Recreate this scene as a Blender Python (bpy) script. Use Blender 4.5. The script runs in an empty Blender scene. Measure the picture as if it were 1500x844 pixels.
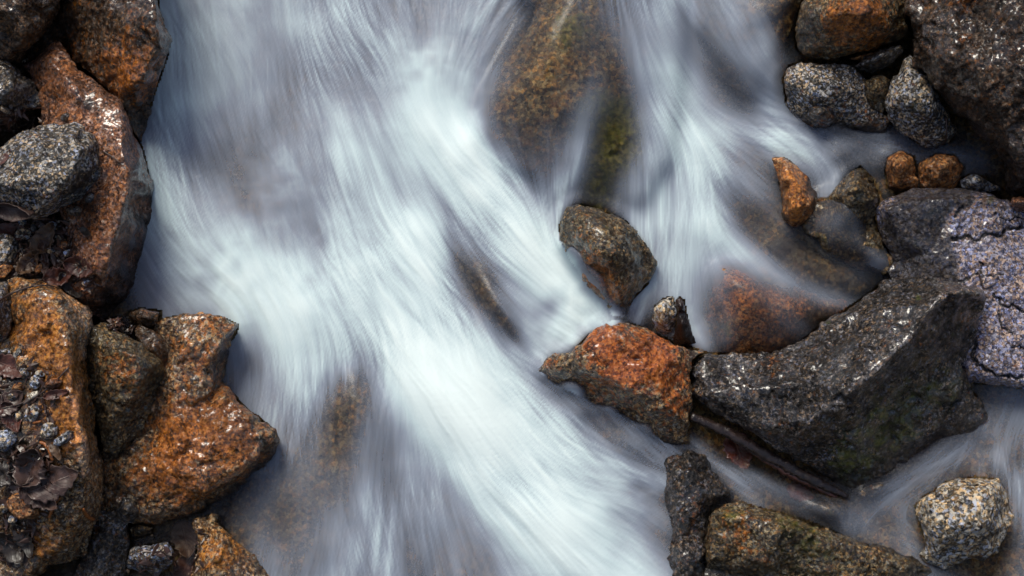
import bpy, math, random
import numpy as np
from mathutils import Vector
from mathutils.geometry import delaunay_2d_cdt

random.seed(7)
RNG = np.random.default_rng(11)
S = bpy.context.scene
COL = S.collection

# ------------------------------------------------------------------ camera, sky, sun, exposure
SLOPE = math.radians(25)            # the stream bed falls 25 degrees towards the viewer
TILT = math.radians(12)             # camera stands a little downstream of straight above
DIST = 3.3
FPX = 1500 * 50 / 36.0
CS, SS = math.cos(SLOPE), math.sin(SLOPE)


def to_world(L):
    L = np.asarray(L, float)
    return np.stack([L[..., 0], L[..., 1] * CS - L[..., 2] * SS, L[..., 1] * SS + L[..., 2] * CS], -1)


CAM_L = np.array([0, -DIST * math.sin(TILT), DIST * math.cos(TILT)])
R_, U_, F_ = np.array([1.0, 0, 0]), np.array([0, math.cos(TILT), math.sin(TILT)]), np.array([0, math.sin(TILT), -math.cos(TILT)])


def PW(px, py, h):
    """world point seen at photo position (px, py) lying h metres above the bed plane"""
    px, py, h = np.broadcast_arrays(np.asarray(px, float), np.asarray(py, float), np.asarray(h, float))
    d = F_ + R_ * ((px - 750) / FPX)[..., None] + U_ * ((422 - py) / FPX)[..., None]
    s = (h - CAM_L[2]) / d[..., 2]
    return to_world(CAM_L + d * s[..., None])


UPN = to_world(np.array([0, 0, 1.0]))     # bed normal in world space

cam = bpy.data.cameras.new('camera')
cam.lens, cam.sensor_width, cam.clip_end, cam.clip_start = 50, 36, 200, 0.05
camo = bpy.data.objects.new('camera', cam)
COL.objects.link(camo)
cw = Vector(to_world(CAM_L))
camo.location = cw
camo.rotation_euler = (Vector((0, 0, 0)) - cw).to_track_quat('-Z', 'Y').to_euler()
S.camera = camo

sd = Vector(to_world(np.array([-0.26, 0.66, 0.74]))).normalized()    # towards the bright part of the overcast
elev, azim = math.asin(sd.z), math.atan2(sd.x, sd.y)
w = bpy.data.worlds.new('World')
S.world = w
w.use_nodes = True
nt = w.node_tree
nt.nodes.clear()
sky = nt.nodes.new('ShaderNodeTexSky')
sky.sky_type = 'NISHITA'
sky.sun_disc = False
sky.sun_elevation, sky.sun_rotation = elev, azim
sky.air_density, sky.dust_density, sky.ozone_density = 1.0, 4.0, 1.0
bg = nt.nodes.new('ShaderNodeBackground')
bg.inputs['Strength'].default_value = 0.065
wo = nt.nodes.new('ShaderNodeOutputWorld')
nt.links.new(sky.outputs[0], bg.inputs[0])
nt.links.new(bg.outputs[0], wo.inputs[0])
sun = bpy.data.lights.new('sun', 'SUN')
sun.energy, sun.angle, sun.color = 1.5, math.radians(22), (1.0, 0.965, 0.86)
suno = bpy.data.objects.new('sun', sun)
COL.objects.link(suno)
suno.location = sd * 6
suno.rotation_euler = sd.to_track_quat('Z', 'Y').to_euler()
S.render.engine = 'CYCLES'
S.cycles.transparent_max_bounces = 12
S.view_settings.view_transform = 'Standard'
S.view_settings.look = 'None'
S.view_settings.gamma = 1
S.view_settings.use_curve_mapping = False
S.view_settings.exposure = 1.02

# ------------------------------------------------------------------ noise


def _hash(i, j, k, seed):
    h = (i.astype(np.int64) * 374761393 + j.astype(np.int64) * 668265263 + k.astype(np.int64) * 2147483647 + seed * 974711) & 0xffffffff
    h = ((h ^ (h >> 13)) * 1274126177) & 0xffffffff
    h = ((h ^ (h >> 16)) * 2246822519) & 0xffffffff
    return (h ^ (h >> 15)) & 0xffffffff


def perlin(p, seed=0):
    p0 = np.floor(p)
    f = p - p0
    u = f * f * f * (f * (f * 6 - 15) + 10)
    I = p0.astype(np.int64)
    out = 0
    for dx in (0, 1):
        for dy in (0, 1):
            for dz in (0, 1):
                h = _hash(I[:, 0] + dx, I[:, 1] + dy, I[:, 2] + dz, seed)
                g = np.stack([(h & 1023) / 511.5 - 1, ((h >> 10) & 1023) / 511.5 - 1, ((h >> 20) & 1023) / 511.5 - 1], -1)
                d = f - np.array([dx, dy, dz])
                wt = (u[:, 0] if dx else 1 - u[:, 0]) * (u[:, 1] if dy else 1 - u[:, 1]) * (u[:, 2] if dz else 1 - u[:, 2])
                out = out + wt * (g * d).sum(1)
    return out * 1.2


def fbm(p, octaves=4, seed=0, gain=0.5):
    a, o = 1.0, 0
    for k in range(octaves):
        o = o + a * perlin(p * (2.03 ** k) + 17.3 * k, seed + k)
        a *= gain
    return o


def chips(p, seed=0):
    """piecewise planar broken facets, value about -0.5..0.5"""
    I = np.floor(p).astype(np.int64)
    best = np.full(len(p), 1e9)
    val = np.zeros(len(p))
    for dx in (-1, 0, 1):
        for dy in (-1, 0, 1):
            for dz in (-1, 0, 1):
                c = I + np.array([dx, dy, dz])
                h = _hash(c[:, 0], c[:, 1], c[:, 2], seed)
                h2 = _hash(c[:, 0], c[:, 1], c[:, 2], seed + 77)
                pt = c + np.stack([(h & 1023) / 1023, ((h >> 10) & 1023) / 1023, ((h >> 20) & 1023) / 1023], -1)
                g = np.stack([(h2 & 1023) / 511.5 - 1, ((h2 >> 10) & 1023) / 511.5 - 1, ((h2 >> 20) & 1023) / 511.5 - 1], -1)
                d = p - pt
                dd = (d * d).sum(1)
                v = (d * g).sum(1)
                m = dd < best
                best = np.where(m, dd, best)
                val = np.where(m, v, val)
    return val


# ------------------------------------------------------------------ node helpers


class NT:
    def __init__(self, name):
        self.m = bpy.data.materials.new(name)
        self.m.use_nodes = True
        self.t = self.m.node_tree
        self.t.nodes.clear()
        self.out = self.t.nodes.new('ShaderNodeOutputMaterial')

    def n(self, kind, **kw):
        nd = self.t.nodes.new('ShaderNode' + kind)
        for k, v in kw.items():
            setattr(nd, k, v)
        return nd

    def put(self, sock, v):
        if hasattr(v, 'is_output') or isinstance(v, bpy.types.NodeSocket):
            self.t.links.new(v, sock)
        elif v is not None:
            if sock.type == 'RGBA' and len(v) == 3:
                v = (*v, 1)
            sock.default_value = v

    def math(self, op, a, b=None, clamp=False):
        nd = self.n('Math', operation=op, use_clamp=clamp)
        self.put(nd.inputs[0], a)
        self.put(nd.inputs[1], b)
        return nd.outputs[0]

    def mix(self, f, a, b, blend='MIX'):
        nd = self.n('Mix', data_type='RGBA', blend_type=blend)
        self.put(nd.inputs[0], f)
        self.put(nd.inputs[6], a)
        self.put(nd.inputs[7], b)
        return nd.outputs[2]

    def rng(self, v, a, b, c=0.0, d=1.0, smooth=True):
        nd = self.n('MapRange', interpolation_type='SMOOTHSTEP' if smooth else 'LINEAR')
        for i, x in enumerate((v, a, b, c, d)):
            self.put(nd.inputs[i], x)
        return nd.outputs[0]

    def noise(self, co, scale, detail=2.0, rough=0.5):
        nd = self.n('TexNoise')
        self.put(nd.inputs['Vector'], co)
        nd.inputs['Scale'].default_value = scale
        nd.inputs['Detail'].default_value = detail
        nd.inputs['Roughness'].default_value = rough
        return nd.outputs[0]

    def vor(self, co, scale, out='Color', feature='F1'):
        nd = self.n('TexVoronoi', feature=feature)
        self.put(nd.inputs['Vector'], co)
        nd.inputs['Scale'].default_value = scale
        return nd.outputs[out]

    def attr(self, name):
        return self.n('Attribute', attribute_name=name).outputs['Fac']

    def ramp(self, v, stops, mode='LINEAR'):
        nd = self.n('ValToRGB')
        cr = nd.color_ramp
        cr.interpolation = mode
        while len(cr.elements) < len(stops):
            cr.elements.new(1.0)
        for e, (p, c) in zip(cr.elements, stops):
            e.position = p
            e.color = (*c, 1)
        self.put(nd.inputs[0], v)
        return nd.outputs[0]

    def coords(self):
        co = self.n('TexCoord').outputs['Object']
        r = self.n('ObjectInfo').outputs['Random']
        off = self.math('MULTIPLY', r, 37.0)
        v = self.n('VectorMath', operation='ADD')
        self.put(v.inputs[0], co)
        self.put(v.inputs[1], off)
        return v.outputs[0]


def rock_mat(name, dark, mid, pale, rust1=(.44, .125, .011), rust2=(.15, .045, .008), pale_amt=.3, scale=185,
             rough=(.18, .42), bump=.7, stain=.5, glint=.9, wet=.7):
    g = NT(name)
    co = g.coords()
    # warped crystal grain
    wob = g.n('TexNoise')
    g.put(wob.inputs['Vector'], co)
    wob.inputs['Scale'].default_value = 160
    v = g.n('VectorMath', operation='MULTIPLY_ADD')
    g.put(v.inputs[0], wob.outputs[1])
    v.inputs[1].default_value = (.005, .005, .005)
    g.put(v.inputs[2], co)
    cell = g.n('SeparateColor')
    g.put(cell.inputs[0], g.vor(v.outputs[0], scale))
    cell2 = g.n('SeparateColor')
    g.put(cell2.inputs[0], g.vor(v.outputs[0], scale * 2.1))
    sp = g.math('ADD', g.math('MULTIPLY', cell.outputs[0], .62), g.math('MULTIPLY', cell2.outputs[1], .38))
    big = g.noise(co, 14, 5, .6)
    sp2 = g.math('ADD', sp, g.math('MULTIPLY', g.math('SUBTRACT', big, .5), .55))
    a = 1 - pale_amt
    col = g.ramp(sp2, [(.14, dark), (.36, tuple(np.array(dark) * .4 + np.array(mid) * .6)), (.55, mid),
                       (a, tuple(np.array(mid) * .5 + np.array(pale) * .5)), (min(.99, a + .16), pale)])
    # each crystal leans a little warm or cool
    col = g.mix(g.rng(cell.outputs[2], .55, .75), col, g.mix(1.0, col, (1.25, .95, .62), 'MULTIPLY'))
    col = g.mix(g.rng(cell.outputs[2], .30, .12), col, g.mix(1.0, col, (.78, .9, 1.25), 'MULTIPLY'))
    ed = g.rng(g.math('ADD', g.attr('worn_glint'), g.math('MULTIPLY', g.math('SUBTRACT', g.noise(co, 60, 4, .65), .5), 1.1)), .4, .75)
    # rust film that keeps the grain
    n1 = g.noise(co, 9, 6, .62)
    n2 = g.noise(co, 75, 4, .65)
    rm = g.rng(g.math('ADD', g.math('ADD', g.attr('rust'), g.math('MULTIPLY', g.math('SUBTRACT', n1, .5), 1.5)),
                      g.math('MULTIPLY', g.math('SUBTRACT', n2, .5), 2.4)), .22, .80)
    rc = g.ramp(g.math('ADD', g.math('MULTIPLY', n2, .65), g.math('MULTIPLY', sp, .5)),
                [(.30, (.010, .006, .004)), (.46, rust2), (.66, rust1), (.88, tuple(np.minimum(1, np.array(rust1) * np.array([1.35, 1.75, 2.2]) + .01)))])
    col = g.mix(g.math('MULTIPLY', rm, .88), col, rc)
    # algae / moss tint, then dark mineral film and shade painted into the colour
    mm = g.rng(g.math('ADD', g.attr('moss'), g.math('MULTIPLY', g.math('SUBTRACT', g.noise(co, 38, 5, .65), .5), 1.2)), .32, .8)
    col = g.mix(g.math('MULTIPLY', mm, .8), col, g.ramp(n2, [(.3, (.03, .033, .006)), (.5, (.11, .125, .014)), (.75, (.24, .25, .035))]))
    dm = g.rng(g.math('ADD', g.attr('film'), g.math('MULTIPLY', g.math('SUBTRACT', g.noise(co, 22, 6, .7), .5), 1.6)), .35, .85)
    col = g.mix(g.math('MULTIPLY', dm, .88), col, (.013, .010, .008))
    st = g.rng(g.noise(co, 5.5, 6, .65), .35, .65, 1 - stain, 1.0)
    col = g.mix(1.0, col, st, 'MULTIPLY')
    col = g.mix(g.math('MULTIPLY', ed, .8), col, g.mix(1.0, g.mix(1.0, col, (2.2, 2.2, 2.25), 'MULTIPLY'), (.07, .066, .065), 'ADD'))
    p = g.n('BsdfPrincipled')
    g.put(p.inputs['Base Color'], col)
    rr = g.rng(g.noise(co, 30, 5, .7), .35, .62, rough[0], rough[1])
    g.put(p.inputs['Roughness'], rr)
    p.inputs['Specular IOR Level'].default_value = .35
    g.put(p.inputs['Coat Weight'], g.rng(g.noise(co, 17, 5, .65), .44, .56, wet * .12, min(1, wet * 1.2)))
    p.inputs['Coat Roughness'].default_value = .10
    p.inputs['Coat IOR'].default_value = 1.5
    h = g.math('ADD', g.math('MULTIPLY', sp, .9), g.math('MULTIPLY', g.noise(co, 90, 5, .7), 1.6))
    h = g.math('ADD', h, g.math('MULTIPLY', g.noise(co, 300, 4, .7), 1.0))
    b = g.n('Bump')
    b.inputs['Strength'].default_value = bump
    b.inputs['Distance'].default_value = .0048
    g.put(b.inputs['Height'], h)
    # every crystal face is tilted its own way, so wet ones glint
    tl = g.n('VectorMath', operation='SUBTRACT')
    g.put(tl.inputs[0], g.vor(v.outputs[0], scale * .9)); tl.inputs[1].default_value = (.5, .5, .5)
    tm = g.n('VectorMath', operation='MULTIPLY_ADD')
    g.put(tm.inputs[0], tl.outputs[0]); tm.inputs[1].default_value = (glint,) * 3; g.put(tm.inputs[2], b.outputs[0])
    nz = g.n('VectorMath', operation='NORMALIZE'); g.put(nz.inputs[0], tm.outputs[0])
    g.put(p.inputs['Normal'], nz.outputs[0])
    fb = g.n('Bump')
    fb.inputs['Strength'].default_value = 1.0; fb.inputs['Distance'].default_value = .0035
    g.put(fb.inputs['Height'], g.math('ADD', g.noise(co, 48, 2, .5), g.math('MULTIPLY', sp, .05)))
    g.put(p.inputs['Coat Normal'], fb.outputs[0])
    g.put(g.out.inputs[0], p.outputs[0])
    return g.m


M = {}
M['brown'] = rock_mat('wet_brown_granite', (.009, .005, .003), (.064, .032, .013), (.20, .125, .07), pale_amt=.25, rough=(.16, .42), bump=.7, wet=0.8)
M['darkbrown'] = rock_mat('dark_wet_brown_granite', (.006, .004, .002), (.038, .020, .009), (.17, .11, .07), pale_amt=.24, rough=(.14, .36), bump=.9, wet=1)
M['rust'] = rock_mat('rusty_granite', (.014, .009, .006), (.115, .068, .034), (.42, .31, .18), pale_amt=.33, rough=(.18, .45))
M['pink'] = rock_mat('pink_rusty_granite', (.02, .010, .006), (.20, .085, .042), (.50, .28, .18), rust1=(.42, .13, .028), pale_amt=.33, rough=(.14, .4), bump=.8, wet=1)
M['brightrust'] = rock_mat('bright_rusty_granite', (.018, .011, .006), (.15, .085, .04), (.50, .37, .22), rust1=(.58, .19, .016), rust2=(.24, .075, .010), pale_amt=.36, rough=(.18, .45))
M['redrust'] = rock_mat('red_rusty_granite', (.016, .010, .006), (.12, .075, .04), (.45, .34, .20), rust1=(.52, .125, .012), rust2=(.22, .045, .008), pale_amt=.33, rough=(.18, .45))
M['grey'] = rock_mat('grey_granite', (.012, .011, .010), (.105, .095, .082), (.52, .49, .45), pale_amt=.40, rough=(.3, .6), stain=.4, wet=0.3)
M['dkgrey'] = rock_mat('dark_grey_granite', (.010, .009, .008), (.060, .051, .042), (.30, .28, .26), pale_amt=.27, rough=(.2, .5), stain=.5)
M['olive'] = rock_mat('olive_brown_granite', (.011, .008, .005), (.080, .055, .026), (.32, .25, .14), pale_amt=.28, rough=(.18, .45))
M['black'] = rock_mat('wet_black_granite', (.006, .005, .004), (.034, .027, .022), (.32, .28, .26), pale_amt=.21, rough=(.16, .42), bump=.95, wet=1)
M['purple'] = rock_mat('wet_sky_tint_granite', (.045, .038, .052), (.23, .205, .26), (.54, .50, .58), pale_amt=.40, rough=(.15, .38), bump=.75, stain=.35, wet=1)  # mauve base colour stands in for sky reflected on the wet rock
M['cream'] = rock_mat('cream_granite', (.03, .025, .02), (.26, .23, .18), (.66, .60, .50), rust1=(.42, .20, .06), pale_amt=.46, scale=140, rough=(.4, .7), stain=.2, wet=0.1)
M['orange'] = rock_mat('orange_granite', (.035, .014, .005), (.27, .11, .035), (.55, .30, .13), rust1=(.52, .17, .022), rust2=(.24, .07, .012), pale_amt=.36, rough=(.25, .5), wet=.3)
M['bed'] = rock_mat('brown_bedrock', (.035, .024, .010), (.19, .135, .058), (.42, .32, .16), rust1=(.22, .10, .03), pale_amt=.3, scale=120, rough=(.35, .6), bump=.5, wet=0)
M['bluegrey'] = rock_mat('blue_grey_granite', (.02, .021, .024), (.14, .145, .16), (.52, .53, .55), pale_amt=.42, scale=170, rough=(.35, .6), stain=.2, wet=0.2)

# ------------------------------------------------------------------ terrain record on a grid of photo positions
GS = 2
GX, GY = np.arange(-170, 1671, GS), np.arange(-150, 995, GS)
XX, YY = np.meshgrid(GX.astype(float), GY.astype(float))


def sstep(a, b, x):
    t = np.clip((x - a) / (b - a), 0, 1)
    return t * t * (3 - 2 * t)


def bed_h(px, py):
    px, py = np.asarray(px, float), np.asarray(py, float)
    left = .15 * sstep(190, 90, px) * sstep(250, 330, py) * sstep(470, 420, py) + .05 * sstep(190, 90, px)
    right = .10 * sstep(1330, 1480, px) * sstep(260, 60, py)
    return left + right - .005


TER = bed_h(XX, YY)
VEIL = np.ones_like(TER, bool)
UNDER = np.zeros_like(TER, bool)


def raster(tri_pts, veil):
    for (x0, y0, h0), (x1, y1, h1), (x2, y2, h2) in tri_pts:
        ia = max(0, int((min(x0, x1, x2) - GX[0]) // GS)); ib = min(len(GX), int((max(x0, x1, x2) - GX[0]) // GS) + 2)
        ja = max(0, int((min(y0, y1, y2) - GY[0]) // GS)); jb = min(len(GY), int((max(y0, y1, y2) - GY[0]) // GS) + 2)
        if ia >= ib or ja >= jb:
            continue
        X, Y = XX[ja:jb, ia:ib], YY[ja:jb, ia:ib]
        den = (y1 - y2) * (x0 - x2) + (x2 - x1) * (y0 - y2)
        if abs(den) < 1e-9:
            continue
        a = ((y1 - y2) * (X - x2) + (x2 - x1) * (Y - y2)) / den
        b = ((y2 - y0) * (X - x2) + (x0 - x2) * (Y - y2)) / den
        c = 1 - a - b
        m = (a >= -1e-6) & (b >= -1e-6) & (c >= -1e-6)
        h = a * h0 + b * h1 + c * h2
        sub = TER[ja:jb, ia:ib]
        up = m & (h > sub)
        sub[up] = h[up]
        VEIL[ja:jb, ia:ib][up] = bool(veil)
        UNDER[ja:jb, ia:ib][up] = veil == 'under'


def ter_at(px, py):
    i = int(round((px - GX[0]) / GS)); j = int(round((py - GY[0]) / GS))
    i = min(max(i, 0), len(GX) - 1); j = min(max(j, 0), len(GY) - 1)
    return float(TER[j, i])


# ------------------------------------------------------------------ rock builder


def tag(o, label=None, cat=None, group=None, kind=None):
    if label: o['label'] = label
    if cat: o['category'] = cat
    if group: o['group'] = group
    if kind: o['kind'] = kind
    return o


def mesh_obj(name, V, faces, mat, parent=None, origin=None, attrs=None, smooth=True):
    V = np.asarray(V, float)
    if origin is None:
        origin = V.mean(0)
    me = bpy.data.meshes.new(name)
    fa = [tuple(int(i) for i in f) for f in faces]
    me.from_pydata([tuple(v) for v in (V - origin)], [], fa)
    if attrs:
        for k, a in attrs.items():
            at = me.attributes.new(k, 'FLOAT', 'POINT')
            at.data.foreach_set('value', np.asarray(a, np.float32))
    me.materials.append(mat)
    me.polygons.foreach_set('use_smooth', np.full(len(me.polygons), smooth))
    me.update()
    o = bpy.data.objects.new(name, me)
    COL.objects.link(o)
    if parent:
        o.parent = parent
        o.location = Vector(origin) - parent.location
    else:
        o.location = origin
    return o


def resample(pts, step, closed):
    out = []
    n = len(pts)
    for i in range(n if closed else n - 1):
        a, b = np.array(pts[i], float), np.array(pts[(i + 1) % n], float)
        k = max(1, int(round(np.hypot(*(b - a)[:2]) / step)))
        for t in range(k):
            out.append(a + (b - a) * t / k)
    if not closed:
        out.append(np.array(pts[-1], float))
    return np.array(out)


def inside(poly, P):
    x, y = P[:, 0], P[:, 1]
    r = np.zeros(len(P), bool)
    n = len(poly)
    for i in range(n):
        x0, y0 = poly[i][:2]; x1, y1 = poly[(i + 1) % n][:2]
        c = ((y0 > y) != (y1 > y)) & (x < (x1 - x0) * (y - y0) / ((y1 - y0) if y1 != y0 else 1e-9) + x0)
        r ^= c
    return r


SEED = [100]


def field(blobs, px, py, base=0.0):
    f = np.full(len(px), base)
    for x, y, r, a in blobs:
        f = f + a * np.exp(-((px - x) ** 2 + (py - y) ** 2) / (r * r))
    return f


def rock(name, label, cat, mat, outline, inner=(), ridges=(), base=-3, soft=5, rough=1.0, rust=(), rust0=0.0, moss=(), film=(),
         film0=0.0, moss0=0.0, veil=False, group=None, worn_glint=(), grooves=(), step=2.5, jag=1.6, inset=1.0):
    """heights in cm above the bed plane; the outline is where the rock turns over to its side"""
    SEED[0] += 13
    seed = SEED[0]
    ol = [(x, y, h / 100) for x, y, h in outline]
    area = 0.5 * sum(ol[i][0] * ol[(i + 1) % len(ol)][1] - ol[(i + 1) % len(ol)][0] * ol[i][1] for i in range(len(ol)))
    if area < 0:
        ol.reverse()
    rd = [[(x, y, h / 100) for x, y, h in r] for r in ridges]
    # coarse surface
    cp = list(ol) + [(x, y, h / 100) for x, y, h in inner]
    ce = [(i, (i + 1) % len(ol)) for i in range(len(ol))]
    for r in rd:
        k = len(cp)
        cp += r
        ce += [(k + i, k + i + 1) for i in range(len(r) - 1)]
    res = delaunay_2d_cdt([Vector(p[:2]) for p in cp], ce, [], 1, 1e-4)
    cpa = np.array(cp)
    cv = np.array([[v[0], v[1]] for v in res[0]])
    near = ((cv[:, None, :] - cpa[None, :, :2]) ** 2).sum(2)
    ch = cpa[near.argmin(1), 2]
    lost = near.min(1) > .25
    if lost.any():
        ww = 1 / (near[lost] + 1)**2
        ch[lost] = (ww * cpa[:, 2]).sum(1) / ww.sum(1)
    tris = []
    for f in res[2]:
        c = cv[list(f)].mean(0)
        if inside(ol, c[None])[0]:
            tris.append([(cv[i][0], cv[i][1], ch[i]) for i in f])
    raster(tris, veil)
    # fine boundary with a broken edge
    bd = resample(ol, step, True)
    nb = len(bd)
    tang = np.roll(bd[:, :2], -1, 0) - np.roll(bd[:, :2], 1, 0)
    tang /= np.maximum(1e-6, np.linalg.norm(tang, axis=1))[:, None]
    nin = np.stack([-tang[:, 1], tang[:, 0]], -1)
    q = np.stack([bd[:, 0] / 16, bd[:, 1] / 16, np.full(nb, seed * 1.7)], -1)
    bd[:, :2] += nin * (fbm(q, 4, seed, .6) * jag * 1.8)[:, None]
    # hex grid inside
    x0, y0 = bd[:, 0].min(), bd[:, 1].min(); x1, y1 = bd[:, 0].max(), bd[:, 1].max()
    gy = np.arange(y0, y1, step * .87)
    pts = []
    for j, yv in enumerate(gy):
        xs = np.arange(x0 + (j % 2) * step * .5, x1, step)
        pts.append(np.stack([xs, np.full(len(xs), yv)], -1))
    pts = np.concatenate(pts)
    pts = pts + RNG.normal(0, step * .09, pts.shape)
    ok = inside(bd, pts)
    pts = pts[ok]
    keep = np.ones(len(pts), bool)
    for k in range(0, nb, 400):
        d = ((pts[:, None, 0] - bd[None, k:k + 400, 0]) ** 2 + (pts[:, None, 1] - bd[None, k:k + 400, 1]) ** 2).min(1)
        keep &= d > (step * .55) ** 2
    pts = pts[keep]
    ed = [(i, (i + 1) % nb) for i in range(nb)]
    allp = np.concatenate([bd[:, :2], pts])
    r2 = delaunay_2d_cdt([Vector(p) for p in allp], ed, [], 1, 1e-5)
    v2 = np.array([[v[0], v[1]] for v in r2[0]])
    f2 = np.array(r2[2])
    hh = np.full(len(v2), np.nan)
    for (ax, ay, ah), (bx, by, bh), (cx, cy, chh) in tris:
        den = (by - cy) * (ax - cx) + (cx - bx) * (ay - cy)
        if abs(den) < 1e-9:
            continue
        m = (v2[:, 0] >= min(ax, bx, cx) - .01) & (v2[:, 0] <= max(ax, bx, cx) + .01)
        idx = np.nonzero(m)[0]
        a = ((by - cy) * (v2[idx, 0] - cx) + (cx - bx) * (v2[idx, 1] - cy)) / den
        b = ((cy - ay) * (v2[idx, 0] - cx) + (ax - cx) * (v2[idx, 1] - cy)) / den
        c = 1 - a - b
        g = (a >= -1e-4) & (b >= -1e-4) & (c >= -1e-4)
        hh[idx[g]] = (a * ah + b * bh + c * chh)[g]
    nan = np.isnan(hh)
    if nan.any():
        d = ((v2[nan][:, None] - bd[None, :, :2]) ** 2).sum(2)
        hh[nan] = bd[d.argmin(1), 2]
    cen = v2[f2].mean(1)
    f2 = f2[inside(bd, cen)]
    # orient facing up in photo coordinates (y down): want counter-clockwise seen from the camera
    A, B, Cc = v2[f2[:, 0]], v2[f2[:, 1]], v2[f2[:, 2]]
    cr = (B[:, 0] - A[:, 0]) * (Cc[:, 1] - A[:, 1]) - (B[:, 1] - A[:, 1]) * (Cc[:, 0] - A[:, 0])
    f2[cr > 0] = f2[cr > 0][:, ::-1]
    gdep = np.zeros(len(v2))
    for gp, gw, gd in grooves:
        gs = resample([(p[0], p[1], 0) for p in gp], 1.5, False)
        gs[:, :2] += np.stack([fbm(np.stack([gs[:, 0] / 14, gs[:, 1] / 14, gs[:, 2] + 3.3 + k], -1), 3, seed + 5) * 9 for k in range(2)], -1)
        d = np.sqrt(((v2[:, None] - gs[None, :, :2]) ** 2).sum(2).min(1))
        gdep = np.maximum(gdep, gd / 100 * np.exp(-(d / gw) ** 2))
    # directed boundary edges -> skirt
    e = np.concatenate([f2[:, [0, 1]], f2[:, [1, 2]], f2[:, [2, 0]]])
    key = e.min(1) * 1000003 + e.max(1)
    _, inv, cnt = np.unique(key, return_inverse=True, return_counts=True)
    be = e[cnt[inv] == 1]
    nxt = {int(a): int(b) for a, b in be}
    start = int(be[0, 0]); loop = [start]
    while True:
        k = nxt.get(loop[-1])
        if k is None or k == start or len(loop) > 20000:
            break
        loop.append(k)
    loop = np.array(loop)
    lp = v2[loop]
    tg = np.roll(lp, -3, 0) - np.roll(lp, 3, 0)
    tg /= np.maximum(1e-6, np.linalg.norm(tg, axis=1))[:, None]
    # inward normal: test sign
    ni = np.stack([-tg[:, 1], tg[:, 0]], -1)
    if inside(bd, lp + ni * 1.5).mean() < .5:
        ni = -ni
    dep = np.maximum(hh[loop] - base / 100, .004)
    K = int(np.clip(np.ceil(dep.max() / .010), 3, 40))
    PX, PY, H = [v2[:, 0]], [v2[:, 1]], [hh]
    for k in range(1, K + 1):
        t = k / K
        off = inset * min(10, dep.max() * 60) * t ** .8
        PX.append(lp[:, 0] + ni[:, 0] * off); PY.append(lp[:, 1] + ni[:, 1] * off)
        H.append(hh[loop] - dep * t ** 1.15)
    PX, PY, H = np.concatenate(PX), np.concatenate(PY), np.concatenate(H)
    nl = len(loop); nv = len(v2)
    faces = f2.tolist()
    ring = [loop] + [nv + k * nl + np.arange(nl) for k in range(K)]
    for k in range(K):
        a, b = ring[k], ring[k + 1]
        a2, b2 = np.roll(a, -1), np.roll(b, -1)
        faces += np.stack([a2, a, b, b2], -1).tolist()
    V = PW(PX, PY, H)
    tri = np.array([f[:3] for f in faces] + [[f[0], f[2], f[3]] for f in faces if len(f) == 4])
    ee = np.unique(np.sort(np.concatenate([tri[:, [0, 1]], tri[:, [1, 2]], tri[:, [2, 0]]]), 1), axis=0)
    deg = np.bincount(ee.ravel(), minlength=len(V)).astype(float)

    def smooth_it(V, n, lam=.5):
        for _ in range(n):
            s = np.zeros_like(V)
            for c in range(3):
                s[:, c] = np.bincount(ee[:, 0], V[ee[:, 1], c], len(V)) + np.bincount(ee[:, 1], V[ee[:, 0], c], len(V))
            V = V + lam * (s / deg[:, None] - V)
        return V

    def normals(V):
        a, b, c = V[tri[:, 0]], V[tri[:, 1]], V[tri[:, 2]]
        n = np.cross(b - a, c - a)
        N = np.zeros_like(V)
        for k in range(3):
            for x in range(3):
                N[:, x] += np.bincount(tri[:, k], n[:, x], len(V))
        return N / np.maximum(1e-12, np.linalg.norm(N, axis=1))[:, None]
    V = smooth_it(V, soft if soft > 6 else max(1, int(soft * .6)))
    N = normals(V)
    q = V + seed * .731
    d = .0050 * fbm(q * 9, 3, seed) + .0125 * chips(q * 13 + fbm(q * 20, 2, seed + 3)[:, None] * .25, seed + 1)
    d = d + .0048 * chips(q * 42 + fbm(q * 45, 2, seed + 9)[:, None] * .35, seed + 2)
    V = V + N * (d * rough)[:, None]
    V = smooth_it(V, 1, .6)
    N = normals(V)
    q = V + seed * .331
    V = V + N * ((.0017 * fbm(q * 75, 3, seed + 4, .6) + .0018 * chips(q * 110, seed + 6)) * rough)[:, None]
    V[:len(gdep)] -= N[:len(gdep)] * gdep[:, None]
    faces.append([int(i) for i in ring[-1]])
    wr = np.zeros(len(PX))
    for wp, ww_ in worn_glint:
        gs = resample([(p_[0], p_[1], 0) for p_ in wp], 2, False)
        dd = np.sqrt(((PX[:, None] - gs[None, :, 0]) ** 2 + (PY[:, None] - gs[None, :, 1]) ** 2).min(1))
        wr = np.maximum(wr, 1.0 * np.exp(-(dd / ww_) ** 2))
    at = {'worn_glint': wr, 'rust': field(rust, PX, PY, rust0), 'moss': field(moss, PX, PY, moss0), 'film': field(film, PX, PY, film0) + (.55 * sstep(.085, .055, H) if base < 0 else 0) + np.concatenate([1.2 * np.minimum(1, gdep * 160), np.zeros(len(PX) - len(gdep))])}
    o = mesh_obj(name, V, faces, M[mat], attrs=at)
    return tag(o, label, cat, group)


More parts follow.
